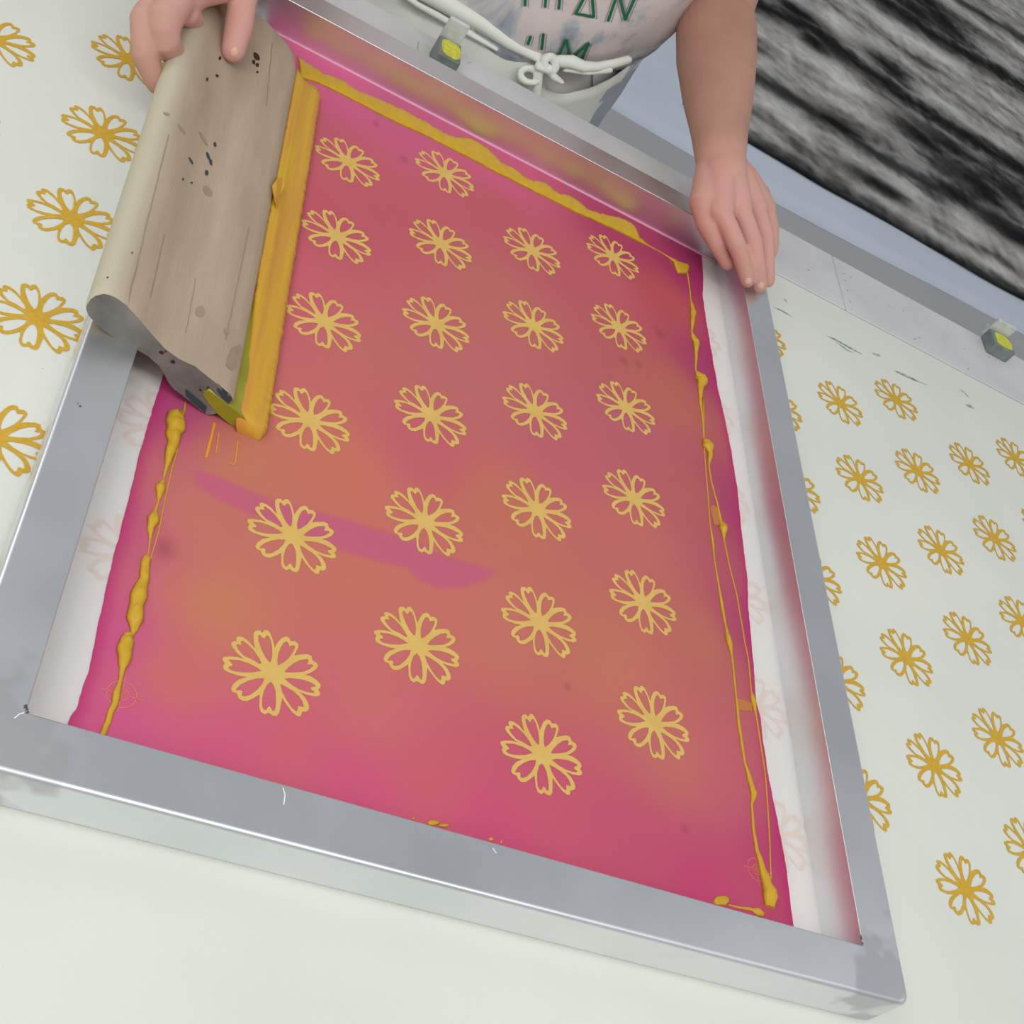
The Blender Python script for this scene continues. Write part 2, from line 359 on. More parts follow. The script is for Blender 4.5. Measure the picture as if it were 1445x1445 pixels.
# little dark weld pits and scratches
bm = bmesh.new()
def pit(px, py, r, z=H+.0002):
    c = at(px, py, z); 
    polyface(bm, [Vector((c.x+r*(1+.5*math.sin(k*2.3))*math.cos(k*.7), c.y+r*(1+.4*math.cos(k*3.1))*math.sin(k*.7), z)) for k in range(9)])
for p in ((36,997,.0011),(38,1001,.0008),(39,1005,.0008),(1215,1324,.0011),(1217,1331,.0009),(1215,1321,.0007),(113,573,.0007),(110,569,.0004),(60,520,.0003)): pit(*p)
merge(fr, bm, [DARK])
bm = bmesh.new()
for l in ([(399,1112),(402,1122),(400,1136)],[(20,1014),(27,1008),(34,1006)],[(695,1197),(700,1204)]):
    seg_ribbon(bm, [at(px, py, H)[:2] for px, py in l], .0006, lambda x, y: H+.0003, 0)
merge(fr, bm, [mat('bright_scratch', (240,242,244), .4)])
# sheer mesh stretched over the underside
ZM = .0006
bm = bmesh.new(); nx, ny = 24, 32
gx = np.linspace(X0-.0004, X1+.0004, nx); gy = np.linspace(Y0-.0004, Y1+.0004, ny)
g = [[bm.verts.new((x, y, ZM)) for x in gx] for y in gy]
for j in range(ny-1):
    for i in range(nx-1): bm.faces.new((g[j][i], g[j][i+1], g[j+1][i+1], g[j+1][i]))
keep(obj('sheer_mesh', bm, MESHM, scr, sharp='keep'))
# emulsion
LEFTP = [(228,536),(199,630),(180,709),(163,772),(145,848),(124.6,948),(116,970),(109,1000),(99,1011),(93,1024),(86,1060)]
RIGHTP = [(990,366),(992,398),(990.6,417),(996.4,456),(1002.7,493.6),(1013,552),(1023.4,597),(1030.7,635),(1039.5,688.5),(1045,745),(1054,820),(1055,858),(1062,933),(1066,990),(1071.6,1011),(1080,1077),(1094,1149),(1107.6,1218),(1116,1287),(1121,1330)]
LW = sorted([(at(*p).y, at(*p).x) for p in LEFTP]); RW = sorted([(at(*p).y, at(*p).x) for p in RIGHTP])
LW.append((Y1, LW[-1][1]+.004)); LW.insert(0, (Y0-.05, LW[0][1])); RW.insert(0, (Y0-.05, RW[0][1])); RW.append((Y1+.01, RW[-1][1]))
CP = [((470,230),(196,92,112)),((560,150),(200,92,135)),((450,300),(194,88,108)),((520,300),(194,90,106)),((700,290),(190,90,105)),((880,340),(176,62,105)),((930,420),(186,80,92)),((850,400),(192,92,98)),((420,420),(198,94,112)),((520,500),(194,100,116)),((700,420),(192,100,100)),((650,540),(192,100,118)),((800,640),(190,94,112)),((900,620),(188,94,104)),((940,560),(186,98,88)),((600,640),(198,94,112)),((480,660),(200,106,94)),((330,640),(198,114,90)),((700,720),(196,106,92)),((880,760),(196,100,100)),((980,700),(186,96,88)),((250,740),(196,114,90)),((300,860),(198,117,88)),((500,820),(198,106,96)),((520,1000),(200,100,104)),((700,900),(198,106,98)),((850,920),(196,108,94)),((1000,900),(192,104,92)),((960,1080),(194,102,98)),((240,960),(200,104,106)),((400,1060),(204,94,116)),((600,1100),(200,90,112)),((760,1140),(196,84,112)),((900,1200),(194,80,114)),((1030,1130),(192,92,104)),((1040,1240),(190,74,112)),((300,1060),(206,84,132)),((500,1120),(204,80,128)),((700,1190),(198,74,122)),((1000,1270),(194,64,118)),((180,1020),(204,82,140)),((200,740),(190,70,134)),((160,900),(200,80,142)),((245,580),(184,66,130)),((1010,520),(170,58,108)),((1035,720),(168,58,112)),((1050,900),(172,60,114)),((1090,1200),(180,58,112)),((700,250),(206,90,132)),((480,110),(216,96,146)),((980,385),(166,48,106))]
CPW = [(at(*p), np.array(lin((c[0]-1, c[1]+(8 if c[1] >= 100 else 4), c[2]-((3 if c[1] < 97 else 12) if c[1] > 84 and c[2] > 104 else (-6 if 84 < c[1] < 97 else (-2 if c[1] > 84 else 4)))))[:3])) for p, c in CP]
CX = np.array([[p.x, p.y] for p, _ in CPW]); CC = np.array([c for _, c in CPW])
STK = [(272,662),(312,675),(374,703),(424,718),(468,728),(524,745),(586,765),(624,784),(655,793),(698,807),(686,818),(655,830),(620,832),(592,821),(574,802),(530,793),(468,774),(356,728),(312,709),(275,684)]
STW = [at(*p) for p in STK]
def inpoly(x, y, P):
    c = False; j = len(P)-1
    for i in range(len(P)):
        if (P[i].y > y) != (P[j].y > y) and x < (P[j].x-P[i].x)*(y-P[i].y)/(P[j].y-P[i].y)+P[i].x: c = not c
        j = i
    return c
def pdist(x, y, P):
    m = 9; p = Vector((x, y))
    for i in range(len(P)):
        a = Vector(P[i][:2]); b = Vector(P[(i+1) % len(P)][:2]); t = max(0, min(1, (p-a).dot(b-a)/(b-a).length_squared)); m = min(m, (p-a-(b-a)*t).length)
    return m
SB = (min(p.x for p in STW)-.01, max(p.x for p in STW)+.01, min(p.y for p in STW)-.01, max(p.y for p in STW)+.01)
SMK = [((1045-450)/1, 0, 0)]
SPOTS = [(570,226,.006),(530,176,.005),(800,970,.004),(965,1170,.004),(930,470,.009),(880,510,.007),(232,775,.010),(900,515,.006)]
SPW = [(at(a, b), r) for a, b, r in SPOTS]
PINKS = np.array(lin((194,94,124))[:3]); MAG = np.array(lin((184,34,104))[:3]); DK = np.array(lin((140,70,80))[:3])
def emu_col(x, y, edge):
    d = (CX[:,0]-x)**2+(CX[:,1]-y)**2+9e-4; w = d**-1.9; c = (w[:,None]*CC).sum(0)/w.sum()
    k = .5+.5*noise.noise(Vector((x*9, y*9, 2))); c = c*(.96+.08*k)
    if SB[0] < x < SB[1] and SB[2] < y < SB[3]:
        e = pdist(x, y, STW); s = min(1, .5+e/.004) if inpoly(x, y, STW) else max(0, .5-e/.004)
        c = c*(1-s*.8)+PINKS*s*.8
    for p, r in SPW:
        dd = math.hypot((x-p.x), (y-p.y)*.8); s = max(0, 1-dd/r)*.55; c = c*(1-s)+DK*s
    s = max(0, 1-edge/.009)*.6; c = c*(1-s)+MAG*s
    return c
ZE = ZM+.0003
bm = bmesh.new(); cl = bm.verts.layers.float_color.new('dye')
ys = np.linspace(Y0-.0004, Y1+.0002, 300); NX = 200; rows = []
def interp(T, y):
    return float(np.interp(y, [t[0] for t in T], [t[1] for t in T]))
for y in ys:
    xl, xr = interp(LW, y), interp(RW, y); xl += .0006*noise.noise(Vector((y*60, 0, 0)))+.0004*noise.noise(Vector((y*220, 5, 0))); xr += .0006*noise.noise(Vector((y*60, 3, 0)))+.0004*noise.noise(Vector((y*220, 8, 0))); xl = min(max(xl, X0+.0004), X1-.002); xr = min(xr, X1-.0006)
    row = []
    for i in range(NX):
        x = xl+(xr-xl)*i/(NX-1); v = bm.verts.new((x, y, ZE)); c = emu_col(x, y, min(x-xl, xr-x)); v[cl] = (*c, 1); row.append(v)
    rows.append(row)
for a, b in zip(rows, rows[1:]):
    for i in range(NX-1): bm.faces.new((a[i], a[i+1], b[i+1], b[i]))
ze = lambda x, y: ZE+.0002
S_O, S_R = (0.0534757, -0.0028325), .0107733
Sij = [(i, j) for i in range(4) for j in (even if i % 2 == 0 else odd)]
for x, y in lattice(S_O, S_R, Sij): flower(bm, x, y, 0, ze, 1)
def ring(cx, cy, r, w, n=36, mi=2):
    for k in range(n):
        a, b = 2*math.pi*k/n, 2*math.pi*(k+1)/n
        vs = [bm.verts.new((cx+rr*math.cos(q), cy+rr*math.sin(q), ZE+.0002)) for rr, q in ((r-w/2,a),(r+w/2,a),(r+w/2,b),(r-w/2,b))]
        f = bm.faces.new(vs); f.material_index = mi
for px, py in ((171,981),(1067,1228),(955,376)):
    c = at(px, py)
    ring(c.x, c.y, .0085, .0004); ring(c.x, c.y, .0038, .0004); ring(c.x, c.y, .002, .0004)
    seg_ribbon(bm, [(c.x-.012, c.y), (c.x+.013, c.y)], .0004, ze, 2); seg_ribbon(bm, [(c.x, c.y-.012), (c.x, c.y+.012)], .0004, ze, 2)
# scraped ink streaks beside the squeegee
for l, w in (([(302,598),(297,620),(290,647)],.0018),([(308,612),(304,640)],.0008),([(335,624),(331,655)],.0008),([(322,655),(331,657)],.0007)):
    seg_ribbon(bm, [at(*p)[:2] for p in l], w, lambda x, y: ZE+.0003, 3)
keep(obj('pink_stencil_coating', bm, [EMU, EMUF, REG, mat('ink_scrape', (232,150,30), .5)], scr, sharp='keep'))
# pale glue line where the mesh meets the far bar
bm = bmesh.new(); tube(bm, [(interp(LW, Y1)+.0, Y1-.0008, ZM+.0006), (X1-.001, Y1-.0008, ZM+.0006)], [.0013,.0013], 8)
keep(obj('glue_line', bm, BEAD, scr))
# ------------------------------------------------------------------ ink on the stencil
ZI = ZE+.0001
def ink_ribbon(bm, L, Rr, hk=.45, mi=0, zb=ZI, seed=0, ridge=0, cap=.006):
    """domed bead between two world-space edge lines"""
    n = 9; prev = None; base = []
    for i, (a, b) in enumerate(zip(L, Rr)):
        w = (b-a).length; h = min(w*hk, cap); row = []
        for k in range(n):
            s = k/(n-1); p = a.lerp(b, s); q = math.sin(math.pi*s)**.55
            z = zb+h*q*(1+.38*n3(p.x, p.y, seed, 170)+.25*n3(p.x, p.y, seed+3, 420)+ridge*n3(p.x*1.5, p.y*.3, s*3, 200)) if 0 < k < n-1 else zb-.0001
            row.append(bm.verts.new((p.x, p.y, z)))
        if prev:
            for k in range(n-1):
                f = bm.faces.new((prev[k], prev[k+1], row[k+1], row[k])); f.smooth = True; f.material_index = mi
            f = bm.faces.new((prev[0], row[0], row[-1], prev[-1])); f.material_index = mi
        else: f = bm.faces.new(row); f.material_index = mi
        prev = row
    f = bm.faces.new(prev[::-1]); f.material_index = mi
def from_center(C, sub=4, jag=.22, seed=1):
    """pixel centre line + half width -> two resampled world edge lines"""
    pts = []
    for (x0, y0, w0), (x1, y1, w1) in zip(C, C[1:]):
        for k in range(sub): t = k/sub; tt = t*t*(3-2*t); pts.append((x0+(x1-x0)*t, y0+(y1-y0)*t, w0+(w1-w0)*tt))
    pts.append(C[-1]); W3 = [at(p[0], p[1], ZI) for p in pts]; L, Rr = [], []
    for i, c in enumerate(W3):
        t = W3[min(i+1, len(W3)-1)]-W3[max(i-1, 0)]; t = t.normalized(); nrm = Vector((-t.y, t.x, 0)); hw = max(pts[i][2], .9)*depth(c)/F*1.18
        L.append(c+nrm*hw*(1+jag*n3(c.x, c.y, seed, 140))); Rr.append(c-nrm*hw*(1+jag*n3(c.x, c.y, seed+7, 140)))
    return L, Rr
def bead_thing(name, label, lines, hk=.45):
    bm = bmesh.new()
    for i, l in enumerate(lines): ink_ribbon(bm, *from_center(l, seed=i*3+1), hk=hk, seed=i)
    o = obj(name, bm, INK); return tag(o, label, 'ink')
LT = [(262,566,1.2),(260,580,1.5),(256,584,5),(248,589,12),(247,600,13),(245,612,10),(244,626,8),(238,643,5.5),(234,663,2.5),(230.5,676,1.2),(228,682,4),(226,688,6.5),(225,698,4),(223,709,1.2),(220,718,2),(216,734,7.5),(212,746,4.5),(212,756,2.5),(211,767,1),(209,782,1),(207,788,5),(205,795,6),(203.5,817,6),(195,838,10.5),(193,855,9),(190,872,10.5),(189,887,6),(187,894,3),(180,899,7),(179,903,9),(176,920,10),(174,935,7),(172,946,4),(170,959,2.5),(164,982,5),(161,995,4.5),(157,1003,4),(152,1019,4),(145,1036,4),(144,1039,4)]
bead_thing('ink_trail', 'lumpy mustard ink trail down the left edge of the pink stencil', [LT, [(252,628,.7),(243,660,.6),(234,700,.6),(224,750,.6),(212,790,.7)]])
RT1 = [(969,381,1.2),(972.5,402,1),(974.6,423,1),(977,435,3),(978,440,4.5),(977,452,3),(976,469,1.5),(979,478,4),(982,484,5),(982,498,2.5),(981.5,523,1.2),(986,531,6),(990,537,8.5),(988,546,4.5),(988,564,2.5),(991,589,1.2),(993,618,1),(996,625,6),(998.5,631,9),(1002,640,4),(1000,658,1.2),(1004,681,1.2),(1013,715,1.5),(1017,735,2),(1019,741,5),(1020,747,6.5),(1021,754,3),(1022,764,1),(1030,802,1),(1039.5,839,1),(1051,907,1),(1056,930,1),(1060,975,1),(1062,986,4),(1063,992,3.5),(1067,1011,1.2),(1080,1094,1),(1085.6,1177,1),(1088,1241,1)]
RT2 = [(992,560,.8),(994,640,.8),(999,700,.8),(1002,741,1),(1005.5,764,2),(1008,790,1),(1013,820,1.5),(1019,858,2.5),(1024,885,1.5),(1028,905,4.5),(1032,922,2),(1033,928,1.5),(1038,977,1.5),(1042.6,1024,2.5),(1051,1077,2),(1060,1108,4),(1063,1121,4.5),(1060.5,1135,2),(1063,1171,2),(1067.5,1199,3),(1074,1221,5),(1081,1246,8),(1085,1262,10),(1085,1277,9),(1085,1281,8)]
bead_thing('ink_trail', 'thin stringy mustard ink strands down the right edge of the pink stencil', [RT1, RT2])
# thin smears between the strands
WASH = mat('ink_wash', (192,118,64), .5)
for q, lb in (([(1002,715),(1007,713),(1012,716),(1017,728),(1019,742),(1008,740),(1005,728)], 'faint ochre smear between thin ink strands, level with the third row of right-hand flowers'), ([(1040,985),(1050,988),(1062,992),(1061,1003),(1050,1003),(1042,1001)], 'faint ochre smear between thin ink strands, near the lower right of the stencil')):
    bm = bmesh.new(); ps = [at(*p, ZI+.0003) for p in q]; polyface(bm, ps); n = len(ps)
    lo = [Vector((p.x, p.y, ZI)) for p in ps]
    for i in range(n):
        a, b = ps[i], ps[(i+1) % n]; bm.faces.new([bm.verts.new(v) for v in (a, b, lo[(i+1) % n], lo[i])])
    tag(obj('ink_smear', bm, WASH), lb, 'ink')
UP = [(419,78),(435,90),(456,104),(470,108),(483,112),(495,122),(506,128),(522,134),(537,141),(552,147),(568,154),(585,164),(598,170),(610,178),(625,187),(641,193),(652,193),(666,195),(678,202),(686,207),(696,216),(706,229),(714,233),(723,236),(734,246),(746,254),(757,255),(769,257),(779,267),(788,274),(801,274),(816,284),(828,295),(845,301),(858,304),(872,306),(886,311),(895,319),(901,334),(913,344),(925,351),(936,357),(948,364),(955,368),(968,372),(970,373)]
LOW = [(424,111),(436,114),(450,118),(466,126),(485,135),(500,143),(516,151),(532,160),(548,168),(562,175),(578,182),(594,189),(610,197),(625,205),(641,213),(655,220),(670,228),(680,233),(690,239),(703,246),(715,251),(726,257),(736,262),(748,268),(759,274),(770,279),(782,285),(792,290),(803,296),(820,304),(836,310),(852,318),(866,324),(878,330),(890,336),(900,341),(908,344),(918,349),(928,354),(940,361),(951,370),(955,386),(968,387),(970,386)]
bm = bmesh.new(); L, Rr = [], []
for i in range(170):
    x = 419+(970-419)*i/169; xl = 424+(970-424)*i/169
    L.append(at(x, float(np.interp(x, [p[0] for p in UP], [p[1] for p in UP]))+1.3*n3(i, 0, 0, .8), ZI)); Rr.append(at(xl, float(np.interp(xl, [p[0] for p in LOW], [p[1] for p in LOW])), ZI))
ink_ribbon(bm, L, Rr, hk=.18, cap=.003, ridge=.3)
tag(obj('ink_ridge', bm, INK), 'broad mustard ink ridge running diagonally along the far bar of the screen', 'ink')
# ragged blobs by the near bar
def blob(bm, pts, h=.001):
    c = Vector((sum(p.x for p in pts)/len(pts), sum(p.y for p in pts)/len(pts), ZI+h)); cv = bm.verts.new(c)
    mid = [bm.verts.new((c.x+(p.x-c.x)*.75, c.y+(p.y-c.y)*.75, ZI+h*.8)) for p in pts]; out = [bm.verts.new((p.x, p.y, ZI-.0001)) for p in pts]
    n = len(pts)
    for i in range(n):
        bm.faces.new((cv, mid[i], mid[(i+1) % n])).smooth = True; bm.faces.new((mid[i], out[i], out[(i+1) % n], mid[(i+1) % n])).smooth = True
    bm.faces.new(out[::-1])
bm = bmesh.new()
def ragged(px, py, rx, ry, n=18, seed=0):
    return [at(px+rx*(1+.35*n3(k*1.7, seed, 0, 1.3))*math.cos(2*math.pi*k/n), py+ry*(1+.4*n3(k*2.3, seed, 4, 1.1))*math.sin(2*math.pi*k/n), ZI) for k in range(n)]
blob(bm, ragged(1018,1271,12,8,seed=3)); ink_ribbon(bm, *from_center([(1028,1277,1),(1045,1281,1.6),(1060,1283,2.4),(1070,1287,6),(1076,1291,4)], seed=5), hk=.3)
tag(obj('ink_blob', bm, INK), 'ragged mustard ink splotch at the near right corner of the pink stencil', 'ink')
bm = bmesh.new(); blob(bm, ragged(611,1161,9,4,seed=8)); blob(bm, ragged(626,1165,8,2.5,seed=9))
tag(obj('ink_flake', bm, INK), 'long crusty mustard ink flake against the middle of the near bar', 'ink')
for q, lb in (((693,1184,4,2.6), 'small pointed mustard ink crumb on the near bar, right of the long flake'), ((707,1188,1.8,2.4), 'tiny mustard ink crumb just right of the pointed one on the near bar'), ((583,1155,2,1.6), 'tiny mustard ink crumb left of the long flake on the near bar')):
    bm = bmesh.new(); blob(bm, ragged(*q, seed=q[0]), .0005); tag(obj('ink_crumb', bm, INK), lb, 'ink')
# ------------------------------------------------------------------ squeegee (profile measured at its near end)
sq = thing('squeegee', 'old wooden squeegee with stained handle and yellow-green blade, gripped by the person', 'squeegee', (.01594, -.36695, 0))
SY0, SY1, SANG = -.36695, .083, -.022
PROF_PX = [(131,453),(123,444),(120,436),(121,429),(126,421),(133,416),(145,413),(154,415),(162,418.4),(170,424),(177,429),(193,446),(214,471),(233,492),(244,500),(254,507),(265,512),(276,517),(297,534),(318,550),(329,561),(330,566),(323,572),(318,568),(309,559),(301,551),(294,545),(289,553),(297,563),(308,573),(310,580),(308,584),(301,586),(293,586),(284,580),(276,573),(258,559),(246,550),(239,542),(232,529),(225,517),(208,502),(183,488),(167,480),(152,471),(140,461)]
PROF = [(aty(x, y, SY0).x, aty(x, y, SY0).z) for x, y in PROF_PX]
TIP = (.0159, .0011)
def sweep_profile(bm, prof, y0, y1, ny, endround=0, mi=0, mend=1, jig=0):
    rings = []
    ysn = [y0, y0+.0015]+list(np.linspace(y0+.01, y1-.035, ny))+[y1-.026, y1-.018, y1-.011, y1-.006, y1-.002, y1]
    zc = [sum(p[0] for p in prof)/len(prof), sum(p[1] for p in prof)/len(prof)]
    for y in ysn:
        dx = (y-y0)*SANG; r = []
        for (x, z) in prof:
            # rounded far corners when seen from above: pull in both ends of the width
            k = max(0, (y-(y1-endround))/endround) if endround else 0
            s = 1-(.26*(1-math.sqrt(max(0, 1-k*k)))) if endround else 1
            e = .985 if y == y0 else 1
            xx = zc[0]+(x-zc[0])*s*e; zz = zc[1]+(z-zc[1])*(1-(1-s)*.9)*e
            r.append(Vector((xx+dx, y, max(zz, .0012))))
        rings.append(r)
    vs = loft(bm, rings, cap=False, mi=mi)
    polyfan(bm, vs[0], mend); polyfan(bm, vs[-1], mend)
    return rings
def polyfan(bm, ring, mi):
    tris = tessellate_polygon([[Vector((v.co.x, v.co.z, 0)) for v in ring]])
    for t in tris:
        try: bm.faces.new([ring[i] for i in t]).material_index = mi
        except ValueError: pass
# split the handle: the notched slot holds the blade
bm = bmesh.new(); rr = sweep_profile(bm, PROF, SY0, SY1, 22, endround=.04)
pl = bm.verts.layers.float.new('pale')
for v in bm.verts:
    rel = v.co.x-(v.co.y-SY0)*SANG; v[pl] = max(0, min(1, (-.092-rel)/.018)) if v.co.z > .05 else 0  # highlight along the rounded top edge, painted in as paler wood
hd = obj('handle', bm, [WOOD, WOODE], sq); keep(hd)
nt = WOOD.node_tree; b_ = nt.nodes['Principled BSDF']; src = b_.inputs['Base Color'].links[0].from_socket
a_ = nt.nodes.new('ShaderNodeAttribute'); a_.attribute_name = 'pale'; mx_ = nt.nodes.new('ShaderNodeMix'); mx_.data_type = 'RGBA'; mx_.blend_type = 'MIX'
nt.links.new(a_.outputs['Fac'], mx_.inputs['Factor']); nt.links.new(src, mx_.inputs['A']); mx_.inputs['B'].default_value = lin((196,190,164)); nt.links.new(mx_.outputs['Result'], b_.inputs['Base Color'])
# stains: thin marks laid on the wooden top face, found by ray onto the handle
def on_surface(bvh, px, py, lift=.0004):
    h, nrm, i, d = bvh.ray_cast(CAM, ray(px, py))
    if h is None: return None
    if nrm.dot(ray(px, py)) > 0: nrm = -nrm
    return h+nrm*lift
def decal(bm, bvh, outline, mi=0, lift=.0004):
    pts = [on_surface(bvh, *p, lift) for p in outline]
    if any(p is None for p in pts): return
    vs = [bm.verts.new(p) for p in pts]; c = bm.verts.new(sum(pts, Vector())/len(pts))
    for i in range(len(vs)):
        f = bm.faces.new((vs[i], vs[(i+1) % len(vs)], c)); f.material_index = mi
def lens(px, py, l, w, a, n=10, sd=0):
    a = math.radians(a); out = []
    for k in range(n):
        q = 2*math.pi*k/n; u = l*math.cos(q)*(1+.2*n3(k, sd, 1, 1.7)); v = w*math.sin(q)*(1+.4*n3(k, sd, 5, 1.7)); out.append((px+u*math.cos(a)-v*math.sin(a), py+u*math.sin(a)+v*math.cos(a)))
    return out
bvh_h = BVHTree.FromPolygons([v.co.copy() for v in hd.data.vertices], [list(p.vertices) for p in hd.data.polygons])
bm = bmesh.new()
for q in ((344,71,3.4,2.6,40),(362,80,7,3.4,60),(358,88,3.4,2.2,80),(363,92,3,2.4,70),(306,107,2.6,1.8,50),(292,112,2.8,1.6,100),(310,82,3,1.8,100),(293,220,6,2,70),(297,229,5,2,75),(303,204,4,1.8,80),(291,244,4,2.4,80),(269,227,6,1.6,60),(258,253,2,1.2,60),(270,258,1.6,1.2,0),(363,102,2,1.6,0),(152,392,1.2,1.0,0),(186,357,1.2,1,0)):
    decal(bm, bvh_h, lens(*q, sd=q[0]), 0 if q[0] > 300 and q[1] < 120 else (2 if q[1] < 260 and q[1] > 200 else 0))
for q in ((256,182,9,1.8,55),(287,196,12,2,60),(293,270,9,5,50),(235,161,5,2,20),(400,250,2,6,0),(330,505,9,20,20),(345,470,6,16,15),(282,440,7,9,0),(320,468,4,5,0),(372,400,3,10,5),(363,435,3,12,8)):
    decal(bm, bvh_h, lens(*q, sd=q[0]), 1, .0003)
for q in ((228,497,4,2.4,10),(234,495.5,1.5,1.4,0),(244,510,3.6,2.4,10),(262,560,0.1,.1,0),(283,550,2.4,1.6,50)): decal(bm, bvh_h, lens(*q, sd=q[0]), 0)
for p0, p1, w_ in (((179,432),(238,190),.8),((318,480),(352,320),.6),((262,470),(276,392),.5),((376,150),(384,60),.6),((212,420),(232,330),.5)):
    n_ = 14; up_ = [(p0[0]+(p1[0]-p0[0])*k/n_+1.5*n3(k, p0[0], 0, .6)-w_, p0[1]+(p1[1]-p0[1])*k/n_) for k in range(n_+1)]
    for k in range(n_):
        decal(bm, bvh_h, [up_[k], up_[k+1], (up_[k+1][0]+2*w_, up_[k+1][1]), (up_[k][0]+2*w_, up_[k][1])], 1, .00025)
decal(bm, bvh_h, [(307,541),(316,549),(325,557),(328,564),(322,569),(314,562),(306,551)], 2)
decal(bm, bvh_h, [(262,548),(272,556),(284,566),(292,573),(290,582),(281,575),(270,566),(262,557)], 2)
merge(hd, bm, [STAIN, STAINS, STAINB])
# blade
bm = bmesh.new()
def xz(px, py): v = aty(px, py, SY0-.0004); return (v.x, v.z)
BP = [xz(295,551), xz(308,561), xz(324,573), xz(343,588), xz(352,598), xz(354,605), (TIP[0], TIP[1]), (TIP[0]-.0012, .0011), xz(341,610), xz(324,598), xz(308,584.5), xz(295,570), xz(286,556)]
BP = [(x, max(z, .0011)) for x, z in BP]
rings = [[Vector((x+(y-SY0)*SANG, y, z)) for x, z in BP] for y in np.linspace(SY0-.0006, SY1-.014, 12)]
vs = loft(bm, rings, cap=False); polyfan(bm, vs[0], 0); polyfan(bm, vs[-1], 0)
keep(obj('blade', bm, BLADE, sq))
# ink bead rolled up against the blade
bm = bmesh.new(); rings = []; ny = 220
for k in range(ny):
    t = (k/(ny-1))**1.25; y = SY0-.004+t*(SY1+.007-SY0); dx = (y-SY0)*SANG
    e = min(1, .12+.88*math.sqrt(max(0, 1-(1-min(1, t/.022))**2)), .25+(1-t)*22)
    jag = .0012*noise.noise(Vector((0, y*170, 3)))+.0011*noise.noise(Vector((0, y*480, 1)))+.0005*noise.noise(Vector((0, y*1100, 1)))
    hj = .0012*noise.noise(Vector((3, y*60, 3)))+.0005*noise.noise(Vector((3, y*300, 3)))
    cov = max(0, min(1, (t-.12)/.2)); kl = .0010*noise.noise(Vector((9, y*110, 3)))+.0008*noise.noise(Vector((9, y*400, 3)))
    bk = -.0150-.0065*cov+kl; zb = .0138+.0085*cov
    fade = 1-.35*math.exp(-((t-.985)/.03)**2)
    P = [(-.006, .0011), (bk, zb-.003+hj), (bk+.0008, zb+hj), (bk+.003, zb+.0012+hj*.5), (-.0100, .0155+.001*cov), (-.004, .0136), (.0020, .0118+jag*.3), (.0066, .0106+jag*.3), (.0086+jag, .0092), (.0100+jag, .0062), (.0104+jag, .0030), (.0098+jag, ZI)]
    rings.append([Vector((TIP[0]+dx+x*(.6+.4*e), y, max(ZI, z*e*fade))) for x, z in P])
loft(bm, rings)
# folded lip that climbs onto the wood
lip = [(384,262),(391,252),(399,250),(402,262),(396,275),(392,290),(388,280)]
pts = []
for p in lip:
    a = at(*p, .031 if p[0] < 392 else .026); pts.append(a)
vt = [bm.verts.new(p) for p in pts]; vb = [bm.verts.new(p+Vector((.0005,0,-.0025))) for p in pts]
bm.faces.new(vt); bm.faces.new(vb[::-1])
for i in range(len(vt)): bm.faces.new((vt[i], vb[i], vb[(i+1) % len(vt)], vt[(i+1) % len(vt)]))
INKR = mat('mustard_ink_painted_reflection', (212,172,34), .42, spec=.35, color2=(206,146,62), noise_amt=.16, noise_scale=60, stretch=(2.2,.12,1), bump=.35, bump_scale=110)  # orange streaks paint the pink stencil's reflection into the ink colour
ro = tag(obj('ink_roll', bm, INKR), 'long thick roll of mustard ink pushed up along the squeegee blade', 'ink')
# ------------------------------------------------------------------ registration stops on the rail
def stop(x, y0, y1, label, w=.03, zt=.062, zf=.031):
    t = thing('registration_stop', label, 'stop bracket', (x, (y0+y1)/2, .0006), 'yellow-marked stops on the rail')
    bm = bmesh.new(); box(bm, (x-w/2, y0, .0007), (x+w/2, y1-.018, zf), .0015); keep(obj('foot', bm, LEAD, t))
    bm = bmesh.new(); box(bm, (x-w/2+.001, y1-.0178, .0007), (x+w/2-.002, y1-.012, zt), .0015); box(bm, (x-w/2+.003, y1-.012, .0007), (x+w/2-.006, y1-.002, zf*.8), .001); keep(obj('upright_plate', bm, STEEL, t))
    bm = bmesh.new(); prev = []
    n = 14
    for z in (zf-.0004, zf+.0005):
        prev.append([bm.verts.new((x+.001+w*.42*math.copysign(abs(math.cos(q))**.6, math.cos(q))*(1+.12*n3(k, x, 0, 1.9)), (y0+y1-.018)/2+(y1-.018-y0)*.42*math.copysign(abs(math.sin(q))**.6, math.sin(q))*(1+.1*n3(k, x, 3, 1.9)), z)) for k, q in [(k, 2*math.pi*k/n) for k in range(n)]])
    for k in range(n): bm.faces.new((prev[0][k], prev[0][(k+1) % n], prev[1][(k+1) % n], prev[1][k]))
    bm.faces.new(prev[1]); bm.faces.new(prev[0][::-1])
    keep(obj('yellow_mark', bm, YEL, t))
    return t
stop(.134, .213, .268, 'small metal stop bracket with yellow mark behind the screen, before the apron', .026, .049, .027)
stop(.962, .258, .308, 'small metal stop bracket with yellow mark alone at the right end of the rail', .036, .034, .018)
bm = bmesh.new(); box(bm, (.108, .232, .0008), (.131, .262, .0042), .001)
tag(obj('paper_tag', bm, PAPER), 'small pale square tag lying on the rail left of the yellow-marked bracket', 'tag')
